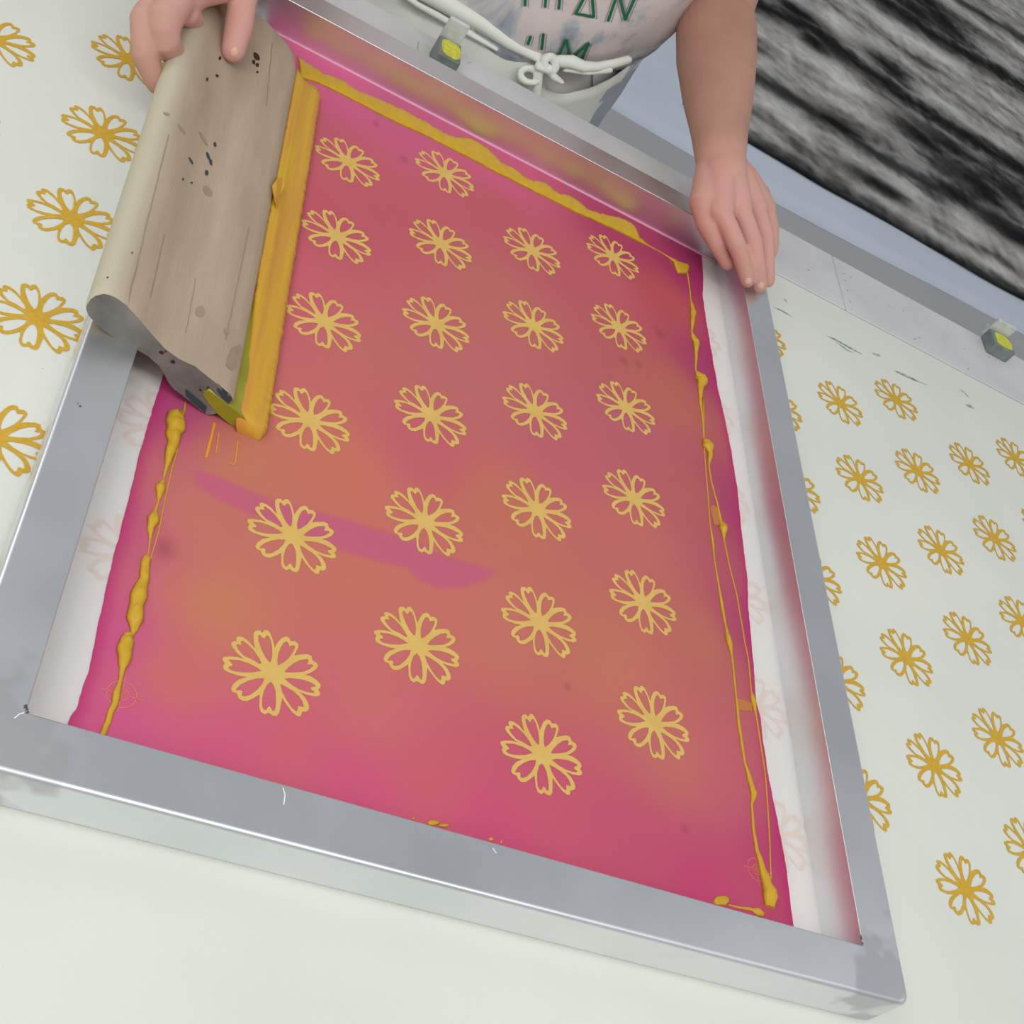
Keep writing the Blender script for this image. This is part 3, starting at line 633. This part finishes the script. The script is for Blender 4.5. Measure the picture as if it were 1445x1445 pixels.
# ------------------------------------------------------------------ person
per = thing('person', 'person in tie-dyed shirt and cream apron leaning over the table, holding a wooden squeegee', 'person', (.2, .47, -.85))
def capsule_set(bm, chains):
    for pts, rads, *rest in chains: tube(bm, pts, rads, 28, flat=rest[0] if rest else None)
def remesh(bm, voxel, smooth_it=3, fac=.5):
    me = bpy.data.meshes.new('tmp'); bmesh.ops.recalc_face_normals(bm, faces=bm.faces); bm.to_mesh(me); bm.free(); o = bpy.data.objects.new('tmp', me); COL.objects.link(o)
    m = o.modifiers.new('r', 'REMESH'); m.mode = 'VOXEL'; m.voxel_size = voxel; m.use_smooth_shade = True
    s = o.modifiers.new('s', 'SMOOTH'); s.iterations = smooth_it; s.factor = fac
    bpy.context.view_layer.update()
    dg = bpy.context.evaluated_depsgraph_get(); me2 = bpy.data.meshes.new_from_object(o.evaluated_get(dg)); bpy.data.objects.remove(o)
    return me2
V = Vector
def P3(px, py, z): return at(px, py, z)
# left hand of the person (right in the photo) on the corner of the frame
hb = bmesh.new()
wr = V((.432,.185,.088)); el = V((.421,.425,.13)); sh = V((.30,.475,.44))
up = V((0,0,1))
ch = []
ch.append(([sh+V((-.02,.0,.02)), sh+V((.01,0,-.06)), (sh+el)/2+V((.0,0.01,0)), el+V((-.014,.012,.05)), el], [.06,.054,.047,.044,.044]))
ch.append(([el, el.lerp(wr,.16)+V((.0,0,.002)), el.lerp(wr,.35), el.lerp(wr,.6), el.lerp(wr,.82), wr], [.044,.0465,.0455,.0395,.0315,.0272]))
def fl(v, f): return (v.normalized(), f)
# palm block from several overlapping rays
hz = {'i': [P3(1017,300,.074), P3(1040,347,.066), P3(1050,376,.0545), P3(1055,396,.0475)],
      'm': [P3(1043,293,.080), P3(1063,343,.071), P3(1069,378,.058), P3(1073,403,.047)],
      'r': [P3(1066,292,.076), P3(1081,340,.066), P3(1082,372,.055), P3(1084,396,.0465)],
      'p': [P3(1080,293,.068), P3(1089,322,.058), P3(1090,342,.050), P3(1089,356,.046)]}
rad = {'i': [.0112,.0100,.0089,.0076], 'm': [.0114,.0100,.0090,.0078], 'r': [.0108,.0094,.0085,.0074], 'p': [.0098,.0084,.0074,.0064]}
for k in 'imrp':
    a, b, c, d = hz[k]; r = rad[k]
    ch.append(([a, a.lerp(b,.5)+V((0,0,.001)), b, b.lerp(c,.5), c, d], [r[0], (r[0]+r[1])/2*.96, r[1], (r[1]+r[2])/2*.95, r[2], r[3]]))
    ch.append(([wr+V((0,-.004,-.002)), wr.lerp(a,.5)+V((0,0,.001)), a], [.0225,.0190,r[0]*1.25]))
ch.append(([wr+V((0,.02,0)), wr+V((0.004,-.025,-.003))], [.0268,.0245]))
ch.append(([P3(1008,285,.072), P3(1070,275,.070)], [.0145,.0135]))
th = [wr+V((-.008,-.014,-.010)), P3(993,287,.066), P3(1000,318,.057), P3(1014,347,.049), P3(1027,371,.041)]
ch.append((th, [.016,.0158,.0125,.0100,.0082]))
ch.append(([P3(1003,290,.068), P3(1020,305,.064)], [.014,.012]))
capsule_set(hb, ch); ARM_L = remesh(hb, .0018, 7)
# right hand (left in the photo) gripping the far end of the squeegee
hb = bmesh.new(); ch = []
sh2, el2, wr2 = V((.05,.47,.44)), V((-.035,.37,.17)), V((-.105,.135,.112))
ch.append(([sh2+V((.02,0,.02)), sh2+V((-.01,0,-.06)), (sh2+el2)/2, el2+V((.0,.004,.05)), el2], [.06,.056,.05,.047,.042]))
ch.append(([el2, el2.lerp(wr2,.2), el2.lerp(wr2,.5), el2.lerp(wr2,.8), wr2], [.042,.044,.038,.030,.0265]))
A = [P3(232,-12,.080), P3(203,28,.078), P3(203,78,.062), P3(221,118,.048)]       # index, behind the handle
B = [P3(262,-18,.092), P3(232,28,.088), P3(233,58,.076), P3(244,76,.064)]        # middle finger lying against the handle edge
Cc = [P3(300,-40,.088), P3(262,-8,.092), P3(262,18,.082), P3(272,28,.07)]
for (a, b, c, d), r in ((A, (.0125,.0112,.0100,.0084)), (B, (.0140,.0138,.0120,.0098)), (Cc, (.0125,.0115,.0105,.0088))):
    ch.append(([a, a.lerp(b,.5), b, b.lerp(c,.5), c, d], [r[0], (r[0]+r[1])/2*.97, r[1], (r[1]+r[2])/2*.96, r[2], r[3]]))
    ch.append(([wr2, wr2.lerp(a,.5), a], [.022,.019,r[0]*1.2]))
pk = P3(330,-70,.075); ch.append(([wr2, pk, P3(318,-40,.07)], [.02,.0115,.0095]))
T2 = [wr2+V((.012,-.012,-.004)), P3(352,-42,.092), P3(341,-2,.0815), P3(337,38,.0705), P3(329,72,.0605)]
ch.append((T2, [.019,.0165,.0128,.0118,.0098]))
ch.append(([wr2, P3(300,-35,.095)], [.025,.0185]))
ch.append(([P3(250,5,.088), P3(283,-12,.090), P3(335,-22,.088)], [.0125,.0125,.012]))
capsule_set(hb, ch); ARM_R = remesh(hb, .0018, 7)
# trunk, neck, head and legs
tb = bmesh.new()
def ell(z, cx, cy, rx, ry, n=40, e=1.0):
    return [V((cx+rx*math.copysign(abs(math.cos(q))**e, math.cos(q)), cy+ry*math.copysign(abs(math.sin(q))**e, math.sin(q)), z)) for q in [2*math.pi*k/n for k in range(n)]]
loft(tb, [ell(z, cx, cy, rx, ry) for z, cx, cy, rx, ry in ((-.12,.2,.475,.165,.125),(-.04,.2,.470,.170,.130),(.05,.2,.470,.150,.120),(.14,.2,.462,.150,.120),(.26,.2,.450,.165,.120),(.36,.2,.445,.170,.105),(.43,.2,.445,.15,.085),(.475,.2,.445,.08,.06))])
capsule_set(tb, [([V((.2,.445,.45)), V((.2,.425,.52)), V((.2,.415,.56))], [.055,.05,.05]),
                 ([V((.09,.45,.43)), V((.31,.45,.43))], [.055,.055]), 
                 ([V((.11,.48,-.1)), V((.11,.48,-.3)), V((.11,.48,-.44)), V((.11,.49,-.6)), V((.11,.50,-.76)), V((.11,.50,-.80))], [.085,.075,.056,.055,.038,.036]),
                 ([V((.29,.48,-.1)), V((.29,.48,-.3)), V((.29,.48,-.44)), V((.29,.49,-.6)), V((.29,.50,-.76)), V((.29,.50,-.80))], [.085,.075,.056,.055,.038,.036])])
hc = V((.2,.385,.645))
hd_r = []
for z, rx, ry, dy in ((-.115,.02,.02,-.05),(-.105,.038,.042,-.035),(-.08,.052,.065,-.015),(-.05,.060,.078,-.005),(-.01,.068,.088,0),(.03,.073,.094,.004),(.07,.066,.086,.008),(.095,.045,.06,.01),(.108,.02,.026,.01)):
    hd_r.append([p+V((hc.x, hc.y, hc.z+z)) for p in ell(0, 0, dy, rx, ry, 24)])
loft(tb, hd_r)
capsule_set(tb, [([hc+V((0,-.088,.0)), hc+V((0,-.102,-.028))], [.007,.011]), ([hc+V((-.022,-.083,-.058)), hc+V((.022,-.083,-.058))], [.006,.006]),
                 ([hc+V((-.074,.005,.012)), hc+V((-.076,.003,-.03))], [.012,.008]), ([hc+V((.074,.005,.012)), hc+V((.076,.003,-.03))], [.012,.008])])
TRUNK = remesh(tb, .006, 4)
bm = bmesh.new()
for m_ in (ARM_L, ARM_R, TRUNK): bm.from_mesh(m_)
for f in bm.faces: f.smooth = True
pk = bm.verts.layers.float.new('flush')
for v in bm.verts:
    d = min((v.co-P3(1045,315,.065)).length, (v.co-P3(270,0,.08)).length); v[pk] = max(0, min(1, (.105-d)/.05))
body = obj('body', bm, SKIN, per, smooth=True); keep(body)
nt = SKIN.node_tree; b_ = nt.nodes['Principled BSDF']; src = b_.inputs['Base Color'].links[0].from_socket
a_ = nt.nodes.new('ShaderNodeAttribute'); a_.attribute_name = 'flush'; mx_ = nt.nodes.new('ShaderNodeMix'); mx_.data_type = 'RGBA'
fm = nt.nodes.new('ShaderNodeMath'); fm.operation = 'MULTIPLY'; fm.inputs[1].default_value = .6; nt.links.new(a_.outputs['Fac'], fm.inputs[0])
nt.links.new(fm.outputs[0], mx_.inputs['Factor']); nt.links.new(src, mx_.inputs['A']); mx_.inputs['B'].default_value = lin((222,168,158)); nt.links.new(mx_.outputs['Result'], b_.inputs['Base Color'])
# eyes and hair
for s in (-1, 1):
    bm = bmesh.new(); bmesh.ops.create_uvsphere(bm, u_segments=16, v_segments=10, radius=.0125)
    for v in bm.verts: v.co += hc+V((s*.030,-.0735,.006))
    keep(obj('eye', bm, mat('eye_white', (235,232,228), .2), per, smooth=True))
bm = bmesh.new(); loft(bm, [[p+V((hc.x, hc.y+.014, hc.z+z)) for p in ell(0, 0, dy, rx, ry, 28)] for z, rx, ry, dy in ((-.12,.055,.04,.05),(-.06,.078,.06,.045),(0,.083,.075,.03),(.045,.082,.09,.014),(.085,.07,.085,.008),(.115,.04,.05,.006),(.124,.012,.016,.006))])
bmesh.ops.create_uvsphere(bm, u_segments=16, v_segments=10, radius=.035, matrix=Matrix.Translation(hc+V((0,.125,.02))))
keep(obj('hair', bm, HAIRM, per, smooth=True))
bvh_b = BVHTree.FromPolygons([v.co.copy() for v in body.data.vertices], [list(p.vertices) for p in body.data.polygons])
def nail(px, py, l, w, a):
    bm = bmesh.new()
    o = lens(px, py, l, w, a, 14, 0); pts = [on_surface(bvh_b, *p, .0005) for p in o]
    if any(p is None for p in pts): return
    vs = [bm.verts.new(p) for p in pts]; c = on_surface(bvh_b, px, py, .0011)
    cv = bm.verts.new(c)
    for i in range(len(vs)): bm.faces.new((vs[i], vs[(i+1) % len(vs)], cv)).smooth = True
    keep(obj('fingernail', bm, NAIL, per))
nail(331,73,6.5,4.6,97); nail(1056,396,4.6,4.0,75); nail(1074,402,4.6,4.0,90)
# trousers
bm = bmesh.new()
loft(bm, [ell(z, .2, .475, rx, ry, 48) for z, rx, ry in ((-.15,.192,.150),(-.06,.189,.152),(-.01,.184,.148),(.03,.180,.142),(.05,.178,.139))], cap=False)
for sx in (.11, .29):
    loft(bm, [ell(z, sx, cy, r, r, 24) for z, cy, r in ((-.10,.478,.098),(-.3,.482,.088),(-.5,.488,.072),(-.79,.50,.062))], cap=False)
tr = keep(obj('trousers', bm, TROU, per, smooth=True))
so = tr.modifiers.new('sol', 'SOLIDIFY'); so.thickness = .002
for sx in (.11, .29):
    bm = bmesh.new(); loft(bm, [[V((sx+.045*math.cos(q)*(1 if math.sin(q) > 0 else .92), .455+.125*math.sin(q)*1.0, z)) if z < -.82 else V((sx+.04*math.cos(q), .478+.062*math.sin(q), z)) for q in [2*math.pi*k/24 for k in range(24)]] for z in (-.85,-.825,-.79,-.765)])
    keep(obj('shoe', bm, SHOE, per, smooth=True))
# t-shirt with soft folds, droops forward over the waistband
def shirt_pt(q, t):
    z0 = .012+.016*math.cos(q*2)+.010*math.sin(q*5+1)        # hem height
    if math.cos(q) > 0 and math.sin(q) < 0: z0 += .018*math.cos(q)
    z = z0+(.47-z0)*t
    T = [0,.06,.14,.3,.5,.72,.88,.96,1]
    rx = np.interp(t, T, [.186,.197,.202,.196,.19,.19,.178,.12,.085]); ry = np.interp(t, T, [.146,.152,.160,.158,.15,.138,.112,.09,.068])
    fold = .0065*math.sin(q*9+6*t+2*math.sin(q*3))*(1-t)*(.6+.4*math.sin(q*4))+.006*n3(math.cos(q), math.sin(q), t*2.2, 2.6)
    cy = np.interp(t, T, [.472,.470,.468,.466,.458,.45,.447,.446,.446])
    return V((.2+(rx+fold)*math.cos(q), cy+(ry+fold)*math.sin(q), z))
bm = bmesh.new(); NQ = 160
loft(bm, [[shirt_pt(2*math.pi*k/NQ, t) for k in range(NQ)] for t in [0,.006]+list(np.linspace(.02,1,46))], cap=False)
for a, b, s in ((sh, el, 1), (sh2, el2, -1)):
    d = (b-a); pts = [a-d*.12+V((-.03*s,0,.0)), a, a+d*.25, a+d*.52]; tube(bm, pts, [.066,.074,.076,.080], 28, cap=False)
sh_o = keep(obj('tie_dyed_shirt', bm, SHIRT, per, smooth=True))
bvh_s = BVHTree.FromPolygons([v.co.copy() for v in sh_o.data.vertices], [list(p.vertices) for p in sh_o.data.polygons])
# lettering on the shirt: THAN / I'M
def stroke(bm, a, b, w, mi, lift):
    n = 7; d = math.dist(a, b); ux, uy = (b[0]-a[0])/d, (b[1]-a[1])/d; L, Rr = [], []
    for k in range(n):
        t = k/(n-1); x, y = a[0]+(b[0]-a[0])*t, a[1]+(b[1]-a[1])*t
        p = on_surface(bvh_s, x-uy*w/2, y+ux*w/2, lift); q = on_surface(bvh_s, x+uy*w/2, y-ux*w/2, lift)
        if p is None or q is None: continue
        L.append(bm.verts.new(p)); Rr.append(bm.verts.new(q))
    for k in range(len(L)-1): bm.faces.new((L[k], L[k+1], Rr[k+1], Rr[k])).material_index = mi
def Z6(x, y): return (700+x*.2076, y*.2076)
bm = bmesh.new()
GS = [((205,-150),(198,38)),((120,-150),(300,-140)),((350,-150),(333,48)),((445,-150),(425,60)),((345,-50),(440,-45)),((646,-112),(536,95)),((644,-112),(663,112)),((540,88),(664,112)),((832,-70),(758,142)),((826,-70),(878,132)),((960,-60),(874,134)),
      ((322,222),(309,335)),((476,262),(420,384)),((474,262),(506,400)),((632,286),(500,398)),((630,288),(574,412)),((236,240),(215,300))]
for a, b in GS:
    stroke(bm, Z6(*a), Z6(*b), 4.0, 0, .0012)
for a, b in GS:
    for off in (22, ):
        stroke(bm, Z6(a[0]+off, a[1]+6), Z6(b[0]+off, b[1]+10), .9, 1, .0010); stroke(bm, Z6(a[0]-off, a[1]+2), Z6(b[0]-off, b[1]+6), .9, 1, .0010)
merge(sh_o, bm, [GREEN, LINE])
# apron: skirt wrapped round the front, waist tie rolled over it and a bow
def apron_top(x):
    return float(np.interp(x, [.0,.10,.16,.22,.262,.275,.30,.325,.345,.375,.39], [.06,.045,.036,.026,.008,-.012,-.010,.004,.018,.045,.055]))
bm = bmesh.new(); rows = []; NA = 90
for t in np.linspace(0, 1, 30):
    r = []
    for k in range(NA):
        q = math.pi*(1.0-.10)+(math.pi*1.20)*k/(NA-1)   # left side round the front to the right side
        cx, cy = .2, .478
        rx = .190+.004*math.sin(q*11+t*2)*t+.03*t; ry = .157+.005*math.sin(q*13)*t+.03*t
        x = cx+rx*math.cos(q); z1 = apron_top(x); z = z1+(-.52-z1)*t
        r.append(V((x, cy+ry*math.sin(q), z)))
    rows.append(r)
loft(bm, rows, cap=False, close=False)
crumple(bm, .0045, 17)
for f in bm.faces:
    c = f.calc_center_median()
    if c.x > .352+.10*max(0, -c.z) and c.z < apron_top(c.x)-.012: f.material_index = 1  # right side strip in blue-grey: shading put into the apron's colour
ap = keep(obj('apron', bm, [APRON, APRON_SHADE], per, smooth=True)); so = ap.modifiers.new('sol', 'SOLIDIFY'); so.thickness = .0025; so.offset = 1
# rolled hem seam of the apron top and the waist tie
def front(px, py, y): return aty(px, py, y)
bm = bmesh.new()
tie = [front(560,-38,.345), front(600,-12,.331), front(640,12,.322), front(680,34,.318), front(720,58,.317), front(752,76,.317), front(770,86,.318)]
tube(bm, tie, [.010,.0098,.0095,.009,.008,.0065,.005], 14)
tube(bm, [front(566,-10,.335), front(590,6,.328), front(620,22,.322), front(660,46,.318), front(700,68,.317)], [.0035,.0038,.004,.004,.003], 10)
tube(bm, [front(790,86,.318), front(806,87,.320), front(822,94,.324), front(840,94,.33), front(866,90,.342), front(886,84,.358)], [.007,.0075,.006,.0055,.005,.005], 12)
tube(bm, [front(800,98,.3215), front(830,101,.326), front(860,98,.337)], [.004,.0045,.004], 10)
crumple(bm, .0022, 60)
keep(obj('waist_tie', bm, APRON, per, smooth=True))
bm = bmesh.new()
def loop(c, rx, ry, a, y, r):
    pts = [];
    for k in range(15):
        q = 2*math.pi*k/14; u, v = rx*math.cos(q), ry*math.sin(q); a_ = math.radians(a)
        pts.append(front(c[0]+u*math.cos(a_)-v*math.sin(a_), c[1]+u*math.sin(a_)+v*math.cos(a_), y-.003*math.sin(q)))
    tube(bm, pts, [r]*15, 10)
loop((776,90), 11.5, 7.5, 75, .3125, .0052)
loop((748,106), 13, 10, 20, .3115, .0042)
tube(bm, [front(766,92,.313), front(760,104,.311), front(757,124,.311), front(756,150,.311)], [.0055,.005,.0055,.006], 12, flat=(V((0,1,0)), .6))
tube(bm, [front(772,95,.312), front(782,108,.312), front(792,116,.314)], [.005,.0045,.003], 12)
tube(bm, [front(762,92,.310), front(774,98,.310)], [.006,.006], 12)
crumple(bm, .0024, 70)
keep(obj('bow', bm, APRON, per, smooth=True))
bm = bmesh.new(); bvh_t = BVHTree.FromPolygons([v.co.copy() for v in tr.data.vertices], [list(p.vertices) for p in tr.data.polygons])
pts = [on_surface(bvh_t, 834, y, .0022) for y in (103,110,118,126,134)]
pts = [p for p in pts if p]
if len(pts) > 1: tube(bm, pts, [.0007]*len(pts), 6)
else: box(bm, (.3,.33,-.02), (.301,.331,.02))
keep(obj('side_seam', bm, DARK, per))
# ------------------------------------------------------------------ floor, drop sheet and dyed cloth beyond the table
bm = bmesh.new(); box(bm, (-6,-6,-.90), (8,9,-.85)); fl_ = obj('floor', bm, FLOORM); fl_['kind'] = 'structure'
bm = bmesh.new(); box(bm, (-6,9.0,-.85), (8,9.1,2.2)); w_ = obj('wall_back', bm, WALLM); w_['kind'] = 'structure'
# sheet edge measured where the grey floor turns pale blue
bm = bmesh.new(); xs = np.linspace(.55, 5.6, 60); ys = np.linspace(2.14, 7.2, 50)
g = [[bm.verts.new((x, y+(.02*math.sin(x*3) if y < 2.2 else 0), -.8487+.0008*n3(x, y, 0, 3))) for x in xs] for y in ys]
for j in range(len(ys)-1):
    for i in range(len(xs)-1): bm.faces.new((g[j][i], g[j][i+1], g[j+1][i+1], g[j+1][i])).smooth = True
shp = tag(obj('drop_sheet', bm, SHEET, sharp='keep'), 'pale blue-grey protective sheet on the floor under the black dyed cloth', 'sheet')
so = shp.modifiers.new('sol', 'SOLIDIFY'); so.thickness = .001; so.offset = -1
BANDS = [([(1050,204),(1150,256),(1250,314),(1350,374),(1500,462)], .085, 1.0),
         ([(1060,103),(1110,133),(1164,166),(1239,222),(1300,252),(1352,279),(1445,332),(1520,380)], .06, .95),
         ([(1060,0),(1134,34),(1180,66),(1220,98),(1265,128),(1315,162),(1380,204),(1445,241),(1520,285)], .085, 1.0),
         ([(1200,-30),(1247,0),(1280,22),(1315,49),(1390,90),(1445,124),(1520,168)], .09, 1.0),
         ([(1300,-40),(1352,0),(1400,28),(1445,56),(1520,100)], .05, .8)]
BLOBS = [((1330,28),.17,.16),((1290,14),.14,.10),((1300,193),.13,.07),((1340,205),.16,.06),((1380,262),.22,.13),((1430,275),.2,.14),((1350,275),.12,.06),((1180,176),.10,.05),((1240,262),.10,.035),((1255,95),.10,.07),((1150,60),.06,.05),((1430,330),.22,.06),((1290,-10),.25,.1),((1130,20),.10,.06)]
ZFc = -.842
BW = [([at(*p, ZFc) for p in l], w, s) for l, w, s in BANDS]; BB = [(at(*p, ZFc), a, b) for p, a, b in BLOBS]
DIRX = Vector((1, 0))
bm = bmesh.new(); cl = bm.verts.layers.float_color.new('dye')
CX0, CX1, CY0, CY1 = 1.42, 4.9, 2.375, 6.6
nx, ny = 330, 380; xs = np.linspace(CX0, CX1, nx); ys = np.linspace(CY0, CY1, ny)
cols = [np.array(lin(c)[:3]) for c in ((14,16,22),(96,92,88),(188,184,178),(242,239,234))]
def bandy(pts, x):
    return float(np.interp(x, [p.x for p in pts], [p.y for p in pts]))
grid = []
def sg(v): return 1/(1+math.exp(-max(-30, min(30, v))))
for y in ys:
    row = []
    for x in xs:
        a = noise.noise(Vector((x*1.9, y*6, 0))); b = noise.noise(Vector((x*7, y*17, 3))); c = noise.noise(Vector((x*26, y*30, 5))); e_ = noise.noise(Vector((x*6, y*6, 8)))
        light = .5+.55*a+.35*b+.22*c+.3*e_; dark = 0
        for pts, w, s in BW:
            d = y-bandy(pts, x); ww = w*(.85+.9*abs(e_)+.35*a+.3*b)
            k = 1-abs(d+.03*b)/max(ww, .015)
            soft = sg((k-.02+.45*c)*4.2); dark = max(dark, soft*s)
        for p, ra, rb in BB:
            k = 1-math.hypot((x-p.x)/ra/1.35, (y-p.y)/rb/1.35)+.55*b+.35*c+.2*e_; dark = max(dark, sg((k-.02)*4.5))
        ed = min(x-CX0, y-CY0-.01*a)
        dark = max(dark, sg(-(ed-.05-.035*a-.03*b)/.018))
        light = min(max(light, 0), 1); t = light*3
        if t < 1.5: col = cols[1]+(cols[2]-cols[1])*(t/1.5)
        else: col = cols[2]+(cols[3]-cols[2])*((t-1.5)/1.5)
        col = col*(1-dark)+cols[0]*dark
        v = bm.verts.new((x+.01*noise.noise(Vector((y*5, 2, 0)))-.13*math.exp(-(y-CY0)/.045)*max(0, 1-(x-CX0)/.3), y+.012*noise.noise(Vector((x*3, 7, 0))), ZFc+.004*noise.noise(Vector((x*4, y*9, 1))))); v[cl] = (*col, 1); row.append(v)
    grid.append(row)
for j in range(ny-1):
    for i in range(nx-1): bm.faces.new((grid[j][i], grid[j][i+1], grid[j+1][i+1], grid[j+1][i])).smooth = True
dc = tag(obj('dyed_cloth', bm, TYED, sharp='keep'), 'large black and grey resist-dyed cloth spread on the floor beyond the table', 'fabric')
so = dc.modifiers.new('sol', 'SOLIDIFY'); so.thickness = .0015; so.offset = -1
# ------------------------------------------------------------------ light
def area(name, loc, target, sx, sy, power, color=(1,1,1)):
    l = bpy.data.lights.new(name, 'AREA'); l.shape = 'RECTANGLE'; l.size = sx; l.size_y = sy; l.energy = power; l.color = color
    o = bpy.data.objects.new(name, l); COL.objects.link(o); o.location = loc; o.rotation_euler = (Vector(target)-Vector(loc)).to_track_quat('-Z', 'Y').to_euler(); return o
area('right_fill_light', (3.4, -.3, 2.3), (.2, -.2, 0), 1.8, 1.6, 10, (.98,.99,1))  # weak soft fill lamp added on the right, not an actual window
area('overhead_light', (-2.3, 1.3, 2.6), (-.2, -.1, 0), 1.6, 1.4, 24, (1,.99,.97))
area('overhead_light', (.2, -1.7, 2.4), (.1, -.4, 0), 2.4, .22, 30, (1,.995,.98))  # narrow lamp added above to put highlights on the rounded bar edges
area('overhead_light', (-1.1, -1.7, 2.1), (.1, -.2, 0), 1.4, 1.2, 30, (1,.995,.98))
wd = bpy.data.worlds.new('room_light'); SC.world = wd; wd.use_nodes = True; nt = wd.node_tree; bg = nt.nodes['Background']
tc = nt.nodes.new('ShaderNodeTexCoord'); n = nt.nodes.new('ShaderNodeTexNoise'); n.inputs['Scale'].default_value = 3.2; n.inputs['Detail'].default_value = 3
nt.links.new(tc.outputs['Generated'], n.inputs['Vector']); r = nt.nodes.new('ShaderNodeValToRGB'); r.color_ramp.elements[0].position = .35; r.color_ramp.elements[1].position = .65
r.color_ramp.elements[0].color = (.47,.49,.53,1); r.color_ramp.elements[1].color = (.74,.76,.78,1)
nt.links.new(n.outputs['Fac'], r.inputs['Fac']); nt.links.new(r.outputs['Color'], bg.inputs['Color']); bg.inputs['Strength'].default_value = .76
SC.view_settings.view_transform = 'Standard'; SC.view_settings.look = 'None'; SC.view_settings.gamma = 1; SC.view_settings.use_curve_mapping = False
SC.view_settings.exposure = -0.31
